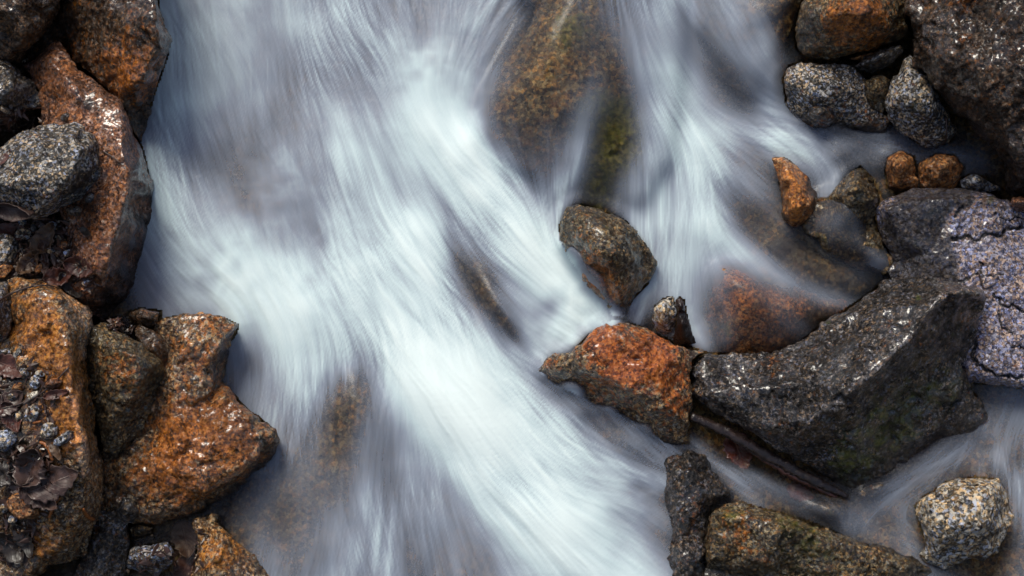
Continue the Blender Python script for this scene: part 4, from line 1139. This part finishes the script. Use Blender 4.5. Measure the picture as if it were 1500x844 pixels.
for poly, n in [(HOLLOW, 240), (TOPPAT, 300), (EXTRA[0], 40), (EXTRA[1], 70), (EXTRA[2], 60), (EXTRA[3], 40)]:
    for x, y in spots(poly, n, r):
        p, e1, e2, nn_ = surf(x, y, .001)
        R = .0016 + .0045 * r.random() ** 2
        q_ = iv * np.array([R, R * r.uniform(.6, 1), R * .7]) * (1 + .25 * r.normal(size=(len(iv), 1)) * .6)
        a = r.uniform(0, 6.28)
        a1, a2 = e1 * math.cos(a) + e2 * math.sin(a), -e1 * math.sin(a) + e2 * math.cos(a)
        V += list(q_[:, :1] * a1 + q_[:, 1:2] * a2 + q_[:, 2:] * nn_ + p + nn_ * R * .5)
        F += [tuple(i + nv for i in f) for f in fi]
        nv += len(iv)
zz = np.zeros(len(V))
o = mesh_obj('gravel', V, F, M['gravel'], attrs={'rust': zz + .15, 'moss': zz, 'film': zz + .05})
tag(o, kind='stuff')

# ------------------------------------------------------------------ water: flow lines (x, y, half width in px, thickness of white water)
FLOW = [
    # upper left lavender sheet
    [(235, -120, 55, 1.6), (250, 20, 55, 1.6), (258, 150, 55, 1.6), (275, 280, 58, 1.6), (315, 390, 50, 1.3), (350, 460, 35, .6)],
    [(320, -120, 48, 1.1), (330, 40, 45, 1.1), (350, 130, 42, .95), (390, 215, 32, .75), (440, 300, 40, .9), (500, 390, 45, 1.2)],
    [(215, 230, 32, 1.1), (232, 340, 44, 1.4), (255, 440, 42, 1.2)],
    # grey centre of the top edge, running into the main white tongue
    [(430, -120, 55, 1.1), (445, 40, 52, 1.0), (470, 140, 45, .9), (510, 240, 45, 1.2), (550, 330, 50, 1.7), (580, 430, 52, 2.1), (620, 540, 50, 2.6), (680, 650, 46, 3.0), (755, 735, 44, 2.9), (850, 815, 46, 2.3), (960, 900, 50, 1.8)],
    [(520, -120, 45, .7), (530, 40, 42, .7), (555, 130, 42, 1.0), (590, 230, 45, 1.5), (620, 330, 45, 1.7), (640, 430, 45, 2.1), (670, 530, 45, 2.2), (730, 620, 42, 2.3), (810, 690, 40, 1.9), (900, 750, 36, 1.4)],
    [(600, -120, 42, 1.0), (605, 50, 42, 1.1), (620, 140, 42, 1.7), (670, 230, 42, 2.2), (725, 310, 42, 2.5), (790, 380, 40, 2.2), (840, 430, 32, 1.5), (878, 462, 18, .8)],
    [(760, -90, 32, 1.4), (735, -10, 32, 1.4), (705, 70, 30, 1.2), (672, 140, 32, .9), (680, 220, 30, .8)],
    [(665, -120, 40, 1.1), (660, 0, 40, 1.3), (650, 90, 35, 1.3)],
    [(690, 215, 28, 1.4), (735, 270, 30, 1.9), (785, 320, 26, 1.9), (815, 365, 20, 1.2)],
    [(500, 190, 34, .2), (560, 280, 42, .7), (600, 380, 46, 1.1), (635, 480, 44, 1.8), (675, 590, 40, 2.6), (735, 690, 36, 2.6), (800, 765, 38, 1.5), (870, 850, 40, .8)],
    [(620, 170, 24, .5), (690, 255, 30, 1.0), (760, 345, 28, 1.0), (800, 400, 20, .5)],
    # left white pool and the curtains below it
    [(290, 330, 45, .7), (345, 385, 48, 1.7), (420, 435, 50, 1.8), (510, 480, 45, 1.7), (580, 550, 30, 1.4), (635, 625, 28, 1.2)],
    [(400, 450, 45, .9), (425, 530, 42, 1.1), (415, 610, 38, .95), (380, 680, 28, .45), (350, 760, 25, .2)],
    [(470, 470, 40, 1.0), (475, 520, 24, .9), (450, 570, 22, .6)],
    [(340, 480, 25, .35), (350, 560, 22, .35), (385, 600, 20, .4)],
    [(530, 590, 18, .35), (530, 680, 24, .8), (545, 760, 32, 1.3), (565, 850, 38, 1.6), (585, 960, 40, 1.6)],
    [(575, 600, 22, .45), (610, 690, 32, .85), (640, 780, 36, 1.0), (670, 880, 40, 1.2), (690, 980, 40, 1.2)],
    [(640, 660, 25, .6), (700, 750, 36, 1.0), (760, 830, 40, 1.3), (820, 930, 42, 1.3)],
    [(440, 660, 26, .28), (455, 760, 28, .35), (470, 880, 30, .4)],
    [(370, 740, 22, .28), (385, 830, 24, .3), (400, 930, 24, .3)],
    [(490, 700, 16, .3), (500, 800, 18, .4), (510, 920, 20, .4)],
    # right flank of the main tongue
    [(700, 470, 22, 1.3), (735, 550, 32, 1.7), (795, 630, 36, 1.7), (865, 700, 34, 1.5), (940, 745, 24, 1.1), (978, 765, 16, .7)],
    [(765, 520, 22, .9), (800, 580, 24, 1.0), (845, 640, 24, 1.1), (900, 685, 22, 1.1), (950, 705, 18, .9), (985, 712, 14, .6)],
    [(800, 760, 40, 1.2), (880, 815, 45, 1.0), (950, 880, 45, 1.0)],
    [(870, 760, 34, .9), (920, 800, 36, .75), (960, 850, 36, .75)],
    # heap of foam between the two centre rocks
    [(745, 385, 36, 1.4), (790, 420, 36, 1.6), (840, 450, 32, 1.5), (885, 470, 16, .7)],
    [(745, 440, 20, .8), (790, 480, 26, 1.3), (840, 480, 26, 1.3), (880, 470, 14, .8)],
    [(770, 510, 16, .8), (800, 520, 16, .9), (835, 500, 16, .9)],
    [(820, 380, 14, .5), (850, 430, 16, .5), (880, 455, 12, .4)],
    # small fall
    [(890, 70, 16, .15), (875, 130, 18, .6), (856, 190, 19, 1.2), (838, 245, 19, 1.4), (822, 288, 15, 1.0), (812, 315, 12, .5)],
    [(800, 190, 10, .25), (803, 240, 12, .5), (808, 290, 12, .8)],
    [(830, -80, 20, .3), (850, 10, 20, .25), (870, 60, 18, .22)],
    [(730, 120, 22, .3), (735, 190, 22, .35), (760, 250, 18, .3)],
    # right fall
    [(885, -100, 34, .75), (910, 20, 32, .8), (945, 95, 34, 1.2), (985, 165, 38, 1.8), (1015, 235, 38, 1.9), (1015, 305, 36, 1.6), (1005, 375, 28, 1.4), (1008, 445, 20, 1.1), (1030, 500, 13, .9)],
    [(955, -100, 38, .9), (975, 20, 36, .9), (1000, 100, 32, .8), (1020, 170, 28, .4)],
    [(965, 190, 26, .9), (955, 270, 30, .9), (965, 350, 28, .9), (985, 430, 22, .9), (1010, 490, 14, .6)],
    [(925, 255, 26, .4), (920, 300, 22, .4), (945, 350, 18, .5)],
    [(1020, 165, 24, .6), (1075, 190, 24, 1.4), (1140, 205, 22, 1.1), (1210, 213, 22, .6), (1290, 215, 18, .3), (1420, 235, 26, .18)],
    [(1030, 215, 28, 1.2), (1080, 255, 22, .9), (1125, 300, 16, .5), (1150, 340, 12, .2)],
    [(1030, 330, 26, 1.0), (1080, 365, 20, .9), (1135, 400, 17, .75), (1195, 430, 15, .55), (1250, 450, 12, .3)],
    [(1045, -100, 20, .5), (1065, 30, 20, .55), (1095, 100, 18, .6), (1130, 165, 18, .7)],
    [(1120, 40, 14, .25), (1130, 110, 18, .45), (1140, 170, 18, .6)],
    [(1150, 200, 20, .8), (1190, 235, 18, .6), (1222, 262, 13, .8), (1205, 288, 10, .6)],
    [(1130, 215, 16, .9), (1150, 235, 12, .6), (1172, 262, 12, .3)],
    [(955, 385, 12, .9), (948, 415, 14, 1.4), (938, 445, 13, 1.2), (930, 475, 8, .5)],
    [(1040, 385, 16, .4), (1055, 440, 18, .3), (1060, 500, 14, .3)],
    [(1090, 395, 18, .25), (1140, 450, 18, .25), (1180, 490, 14, .25)],
    [(1215, 320, 26, .2), (1255, 360, 22, .22), (1295, 390, 12, .2)],
    [(1120, 330, 20, .2), (1170, 380, 20, .12), (1250, 415, 18, .1)],
    # over the red rock and the small side channel
    [(800, 560, 18, .35), (870, 610, 22, .4), (940, 650, 18, .5), (985, 668, 14, .5)],
    [(1020, 650, 12, .25), (1050, 685, 10, .5), (1095, 705, 13, .65), (1145, 725, 15, .4), (1200, 748, 14, .25), (1260, 775, 16, .3), (1330, 800, 14, .3)],
    [(1075, 705, 9, .45), (1100, 735, 10, .4), (1120, 750, 10, .3)],
    # lower right stream
    [(1490, 520, 40, .3), (1470, 590, 34, .4), (1440, 640, 20, .65), (1395, 668, 18, .75), (1340, 705, 18, .55), (1290, 740, 16, .4), (1240, 765, 16, .25)],
    [(1560, 580, 40, .5), (1500, 630, 24, .65), (1465, 665, 14, .75), (1440, 690, 12, .6)],
    [(1455, 660, 12, .6), (1480, 700, 13, .7), (1498, 750, 15, .6), (1500, 830, 20, .4), (1480, 900, 30, .4)],
    [(1540, 680, 20, .7), (1500, 700, 14, .5), (1490, 760, 14, .4)],
    [(1320, 730, 18, .3), (1330, 780, 14, .35), (1345, 830, 16, .35), (1400, 870, 20, .35)],
]
# thin places that show the bed: (x, y, rx, ry, angle in degrees, amount 0..1)
WIDE = [
    [(450, -120, 230, .30), (480, 150, 200, .30), (520, 400, 170, .25), (600, 600, 120, .2)],
    [(450, 450, 100, .35), (440, 650, 95, .30), (450, 950, 110, .28)],
    [(960, -120, 95, .22), (980, 120, 80, .25), (1000, 330, 55, .25), (1015, 490, 32, .2)],
    [(780, -100, 60, .10), (790, 120, 60, .14), (800, 300, 40, .2)],
    [(1070, 400, 40, .05), (1110, 450, 50, .04), (1150, 500, 40, .05)],
    [(1240, 330, 40, .05), (1270, 380, 30, .06)],
    [(1080, -60, 60, .2), (1100, 100, 50, .22)],
    [(1180, 230, 50, .25), (1260, 225, 50, .16), (1430, 240, 50, .05)],
    [(880, 600, 60, .2), (960, 660, 35, .2)],
    [(1480, 600, 80, .08), (1330, 740, 60, .07), (1200, 745, 40, .05)],
]
GAPS = [
    (900, 110, 26, 85, -20, .7), (905, 215, 32, 52, 0, .75), (1400, 690, 80, 50, 0, .25), (1250, 750, 60, 40, 0, .4), (775, 200, 26, 60, -25, .35),
    (875, 620, 26, 85, -57, .6), (430, 740, 62, 110, 8, .65), (345, 770, 34, 90, 0, .5), (705, 430, 24, 70, -30, .7), (380, 215, 20, 60, -24, .4),
    (1110, 320, 30, 34, 0, .5), (1170, 370, 50, 26, 30, .5), (1075, 440, 26, 34, 0, .35),
    (800, 110, 60, 140, 12, .9), (890, 200, 38, 75, 0, .75), (1110, 455, 55, 38, 20, .5), (500, 600, 26, 60, 12, .6), (1230, 350, 40, 40, 0, .3), (1210, 400, 60, 22, 20, .5), (1080, 120, 28, 60, -25, .5), (850, 10, 45, 60, 0, .5), (745, 150, 20, 60, 25, .4), (1250, 330, 40, 50, 0, .4), (1330, 250, 40, 30, 0, .6),
    (372, 195, 16, 55, -22, .3), (560, 60, 22, 60, 0, .25), (430, 95, 30, 40, 0, .2), (705, 425, 18, 60, -30, .75), (755, 490, 18, 45, -35, .7), (672, 380, 10, 22, -25, .6),
    (725, 185, 22, 60, 15, .35), (370, 510, 18, 55, 0, .5), (530, 560, 18, 45, 20, .45), (640, 700, 16, 60, -35, .3), (505, 640, 34, 90, 5, .75), (340, 720, 40, 60, 0, .4), (1130, 310, 25, 25, 0, .4), (1075, 290, 14, 30, -45, .3),
    (790, 560, 14, 40, -40, .5), (850, 600, 14, 50, -50, .35), (940, 720, 14, 30, -60, .3), (1000, 280, 10, 50, 0, .2), (590, 330, 8, 60, -12, .2), (630, 250, 10, 70, -28, .22), (660, 340, 9, 60, -15, .3), (460, 330, 18, 60, -25, .3),
]


def catmull(pts, n=10):
    p = np.array(pts, float)
    p = np.concatenate([[2 * p[0] - p[1]], p, [2 * p[-1] - p[-2]]])
    out = []
    for i in range(1, len(p) - 2):
        k = max(2, int(np.hypot(*(p[i + 1] - p[i])[:2]) / n))
        t = (np.arange(k) / k)[:, None]
        a, b, c, d = p[i - 1], p[i], p[i + 1], p[i + 2]
        out.append(.5 * (2 * b + (c - a) * t + (2 * a - 5 * b + 4 * c - d) * t ** 2 + (3 * b - a - 3 * c + d) * t ** 3))
    out.append(p[-2][None])
    return np.concatenate(out)


DIRS = [
    (240, -100, 80), (240, 50, 80), (240, 250, 74), (255, 400, 60), (350, -100, 80), (350, 50, 76), (350, 250, 66), (350, 400, 60), (450, -100, 82), (450, 50, 78), (450, 200, 68), (450, 350, 62), (425, 480, 74), (400, 600, 96),
    (380, 750, 92), (400, 920, 90), (460, 700, 93), (460, 840, 90), (480, 560, 88), (550, -100, 82), (550, 50, 76), (550, 200, 64), (550, 350, 62), (550, 480, 62), (550, 640, 92), (560, 780, 89), (570, 920, 87), (650, -100, 88), (650, 50, 80), (650, 200, 58), (650, 350, 60),
    (630, 500, 62), (670, 610, 56), (640, 740, 82), (680, 860, 78), (740, 10, 122), (780, -80, 122), (700, 90, 115), (690, 170, 80), (720, 250, 52), (760, 320, 50), (830, 430, 42), (760, 400, 44), (810, 500, 30), (720, 470, 62), (740, 620, 54), (740, 730, 50), (790, 850, 55),
    (860, 800, 46), (850, 640, 44), (905, 690, 28), (950, 715, 20), (810, 560, 50), (960, 860, 50), (890, 745, 36), (960, 770, 40),
    (885, 120, 106), (855, 210, 105), (825, 300, 103), (800, 240, 84), (750, 160, 84), (835, 40, 84), (860, -80, 80), (930, 250, 80),
    (900, -80, 66), (905, 20, 65), (950, 100, 62), (1000, 180, 60), (1030, 250, 76), (1010, 330, 96), (1000, 420, 92), (1030, 490, 64), (960, 270, 92), (965, 350, 78), (1085, 190, 24), (1160, 205, 12), (1240, 215, 6), (1095, 255, 44), (1125, 300, 48),
    (1080, 360, 40), (1140, 400, 32), (1230, 440, 24), (1050, -80, 68), (1060, 40, 64), (1110, 110, 58), (1140, 170, 46), (1180, 230, 46), (1222, 266, 118), (940, 420, 112), (1065, 470, 66), (1160, 470, 46), (1250, 350, 52), (1400, 240, 10),
    (870, 610, 46), (940, 650, 36), (1000, 600, 80), (1000, 660, 20), (1050, 685, 30), (1130, 720, 24), (1220, 750, 22), (1330, 790, 24), (1500, 540, 112), (1470, 600, 118), (1420, 650, 146), (1340, 700, 150), (1265, 748, 160), (1462, 680, 70), (1490, 740, 84), (1500, 830, 100), (1560, 640, 150),
]
Q = 3
cx, cy = XX[::Q, ::Q], YY[::Q, ::Q]
Tm = np.zeros(cx.shape); vx = np.zeros(cx.shape); vy = np.zeros(cx.shape)
for gx, gy, an in DIRS:
    d = (cx - gx) ** 2 + (cy - gy) ** 2
    wt = np.exp(-d / 52 ** 2) + 1e-3 / (1 + d / 3000)
    vx += wt * math.cos(math.radians(an)); vy += wt * math.sin(math.radians(an))
for wide, st in [(0, q) for q in FLOW] + [(1, q) for q in WIDE]:
    s = catmull(st)
    best = np.full(cx.shape, 1e12); bi = np.zeros(cx.shape, int)
    for i in range(len(s)):
        d = (cx - s[i, 0]) ** 2 + (cy - s[i, 1]) ** 2
        m = d < best
        best[m] = d[m]; bi[m] = i
    ww, aa = np.maximum(4, s[bi, 2]), np.maximum(0, s[bi, 3])
    Tm += (.9 if wide else .62 if ww.max() < 30 else .44) * aa * np.exp(-best / (ww * (1.0 if wide else 1.12)) ** 2)


def blur(a, r, n=2):
    r = int(r)
    if r < 1:
        return a
    for _ in range(n):
        for ax in (0, 1):
            pd = [(0, 0), (0, 0)]; pd[ax] = (r + 1, r)
            c = np.cumsum(np.pad(a, pd, mode='edge'), axis=ax)
            hi = np.take(c, np.arange(2 * r + 1, c.shape[ax]), axis=ax)
            lo = np.take(c, np.arange(0, c.shape[ax] - 2 * r - 1), axis=ax)
            a = (hi - lo) / (2 * r + 1)
    return a


def upsample(a):
    j = (YY[:, 0] - YY[0, 0]) / (GS * Q); i = (XX[0] - XX[0, 0]) / (GS * Q)
    j = np.clip(j, 0, a.shape[0] - 1.001); i = np.clip(i, 0, a.shape[1] - 1.001)
    j0, i0 = j.astype(int), i.astype(int); fj, fi = (j - j0)[:, None], (i - i0)[None]
    return (a[j0][:, i0] * (1 - fj) * (1 - fi) + a[j0 + 1][:, i0] * fj * (1 - fi) + a[j0][:, i0 + 1] * (1 - fj) * fi + a[j0 + 1][:, i0 + 1] * fj * fi)


vx, vy = blur(vx, 2, 1), blur(vy, 2, 1)
Tm, vx, vy = upsample(Tm), upsample(vx), upsample(vy)
nn = np.maximum(1e-9, np.hypot(vx, vy)); vx /= nn; vy /= nn
# slight turbulence turns the flow lines
turb = np.array(blur(RNG.normal(size=XX.shape), 22, 2)); turb /= turb.std()
ang = .09 * turb
vx, vy = vx * np.cos(ang) - vy * np.sin(ang), vx * np.sin(ang) + vy * np.cos(ang)
for gx, gy, rx, ry, an, am in GAPS:
    c, s_ = math.cos(math.radians(an)), math.sin(math.radians(an))
    u = (XX - gx) * c + (YY - gy) * s_
    v = -(XX - gx) * s_ + (YY - gy) * c
    Tm *= 1 - am * np.exp(-(u / rx) ** 2 - (v / ry) ** 2)
NYg, NXg = XX.shape


def smear(srcs, lens, vx, vy):
    acc = [q * 1.0 for q in srcs]
    wsum = [1.0] * len(srcs)
    nall = np.stack(srcs, -1).reshape(-1, len(srcs))
    vxr, vyr = vx.ravel().astype(np.float32), vy.ravel().astype(np.float32)
    for sgn in (1, -1):
        pi_, pj = np.meshgrid(np.arange(NXg, dtype=np.float32), np.arange(NYg, dtype=np.float32))
        f = (pj * NXg + pi_).astype(np.int32)
        for k in range(1, max(lens)):
            pi_ += sgn * vxr[f]; pj += sgn * vyr[f]
            f = np.clip(pj + .5, 0, NYg - 1).astype(np.int32) * NXg + np.clip(pi_ + .5, 0, NXg - 1).astype(np.int32)
            for q in range(len(srcs)):
                if k < lens[q]:
                    wk = .5 + .5 * math.cos(math.pi * k / lens[q])
                    acc[q] = acc[q] + nall[f, q] * wk
                    wsum[q] += wk
    return acc, wsum


def rnd(r):
    a = blur(RNG.normal(size=XX.shape), r, 2)
    return a / a.std()


def turned(a):
    return vx * np.cos(a) - vy * np.sin(a), vx * np.sin(a) + vy * np.cos(a)


n0 = np.where(RNG.random(XX.shape) < .0012, RNG.random(XX.shape) ** 2 * 16, 0)
A, _ = smear([rnd(0), rnd(1), rnd(4), rnd(9)], (26, 36, 44, 46), *turned(.08 + .09 * rnd(24)))
B, wB = smear([rnd(0), rnd(1), rnd(4), rnd(14), Tm, blur(n0, 1, 1)], (20, 40, 36, 40, 12, 7), *turned(-.09 + .11 * rnd(18)))
acc0 = B[5] * 1.6
Tm = B[4] / wB[4]
spray = rnd(2) * .5 + rnd(5) * .5 + rnd(11) * .6
acc = [a / a.std() + b / b.std() for a, b in zip(A[:4], B[:4])]
z1, z2, z3, z4 = [(a - blur(a, 60, 1)) / a.std() for a in acc[:4]]
lump = blur(RNG.normal(size=XX.shape), 9, 2); lump /= lump.std()
lump2 = blur(RNG.normal(size=XX.shape), 20, 2); lump2 /= lump2.std()
SPLASH = [(860, 455, 42), (800, 475, 46), (940, 428, 22), (1010, 480, 26), (395, 275, 60), (330, 400, 60), (955, 725, 40), (1215, 280, 22), (700, 150, 40), (830, 395, 26), (1440, 650, 30), (620, 90, 50)]
spl = sum(np.exp(-((XX - x) ** 2 + (YY - y) ** 2) / r_ ** 2) for x, y, r_ in SPLASH)
spl = np.clip(spl + .35 * sstep(.3, 1.6, rnd(34)), 0, 1)
fine = (1 - .75 * spl) * (.35 + .85 * sstep(-1.2, 1.2, rnd(26)))
ridg = rnd(3) * .5 + rnd(7) * .6; ridg = 1 - np.abs(ridg + .25 * z3) * 1.3
mist = rnd(6) * .4 + rnd(13) * .5 + rnd(28) * .7
foam = Tm * np.exp(fine * (.17 * z1 + .13 * z2 + .08 * z3) + .15 * z4 + .16 * mist + .10 * lump2 + spl * (.20 * ridg + .10 * spray))
soft = blur(foam, 2, 2)
mk = sstep(-.6, 1.0, rnd(22)) * .55
foam = foam * (1 - mk) + soft * mk
foam = np.where(Tm < .015, 0, foam)
LEVEL = .045 + .006 * sstep(1270, 1330, XX) * sstep(300, 260, YY) - .012 * sstep(1000, 1060, XX) * sstep(520, 600, YY) - .006 * sstep(1380, 1450, XX) * sstep(520, 600, YY)
rising = VEIL & ~UNDER & (TER > LEVEL + .018)
VZ = [(828, 385, 20), (852, 428, 26), (892, 462, 18), (940, 640, 16), (835, 580, 16), (790, 552, 10), (1222, 335, 36), (1288, 388, 22), (1168, 188, 14), (1225, 197, 16), (1138, 234, 9), (890, 612, 14)]
vz = np.clip(sum(np.exp(-((XX - x) ** 2 + (YY - y) ** 2) / r_ ** 2) * (1.0 if x < 890 else .6 if x < 1000 else .28) for x, y, r_ in VZ), 0, 1)
foam = np.where(rising, (1.2 * foam + .75 * np.exp(.3 * z4 + .35 * mist + .3 * ridg)) * vz, foam)
eff = np.where(VEIL | (TER < LEVEL), TER, LEVEL - .01)
eff = blur(np.maximum(eff, LEVEL - .01), 3, 2)
on = np.where(UNDER, 1.0, np.where(rising, sstep(.02, .06, vz), sstep(.02, .14, Tm)))
hw = LEVEL + on * (np.maximum(LEVEL, eff + .014 + .007 * blur(UNDER.astype(float), 10, 2)) - LEVEL)
hw = blur(hw, 4, 2)
hw = hw + .014 * np.minimum(blur(Tm, 3, 1), 2.5) + np.minimum(1, .25 + Tm) * (.0003 * z1 + .0005 * z2 + .0008 * z3 + .0015 * z4 + .003 * lump2) * np.minimum(1, .3 + Tm)
keepv = ~((TER > hw + .035) & ~VEIL) & ~((TER > hw + .06) & (foam < .02))
keepv &= ~((bed_h(XX, YY) > hw + .02))
idx = np.arange(NXg * NYg).reshape(NYg, NXg)
fq = np.stack([idx[1:, :-1], idx[1:, 1:], idx[:-1, 1:], idx[:-1, :-1]], -1).reshape(-1, 4)
fq = fq[keepv.ravel()[fq].all(1)]
used, inv = np.unique(fq, return_inverse=True)
fq = inv.reshape(-1, 4)
WV = PW(XX.ravel()[used], YY.ravel()[used], hw.ravel()[used])

g = NT('silky_water')
fo = g.attr('foam')
co = g.coords()
alpha = g.math('SUBTRACT', 1.0, g.math('POWER', 2.718, g.math('MULTIPLY', fo, -1.75)))
white = g.math('SUBTRACT', 1.0, g.math('POWER', 2.718, g.math('MULTIPLY', fo, -.85)))
fc = g.ramp(white, [(.05, (.29, .325, .41)), (.40, (.41, .47, .57)), (.70, (.64, .77, .79)), (1.0, (.87, .97, .94))])  # blue grey of thin foam is sky reflection put into its colour
dif = g.n('BsdfDiffuse'); g.put(dif.inputs[0], fc)
trl = g.n('BsdfTranslucent'); g.put(trl.inputs[0], fc)
mx = g.n('MixShader'); mx.inputs[0].default_value = .18
g.put(mx.inputs[1], dif.outputs[0]); g.put(mx.inputs[2], trl.outputs[0])
tr = g.n('BsdfTransparent'); tr.inputs[0].default_value = (.93, .86, .74, 1)
gl = g.n('BsdfGlossy'); gl.inputs['Roughness'].default_value = .28
bmp = g.n('Bump'); bmp.inputs['Strength'].default_value = .35; bmp.inputs['Distance'].default_value = .004
g.put(bmp.inputs['Height'], g.noise(co, 55, 3, .6))
g.put(gl.inputs['Normal'], bmp.outputs[0])
fr = g.n('Fresnel'); fr.inputs['IOR'].default_value = 1.33
g.put(fr.inputs['Normal'], bmp.outputs[0])
clear = g.n('MixShader')
g.put(clear.inputs[0], g.math('MULTIPLY', fr.outputs[0], .8, clamp=True)); g.put(clear.inputs[1], tr.outputs[0]); g.put(clear.inputs[2], gl.outputs[0])
fin = g.n('MixShader')
g.put(fin.inputs[0], alpha); g.put(fin.inputs[1], clear.outputs[0]); g.put(fin.inputs[2], mx.outputs[0])
g.put(g.out.inputs[0], fin.outputs[0])
water = mesh_obj('water', WV, fq, g.m, attrs={'foam': foam.ravel()[used]})
tag(water, kind='structure')
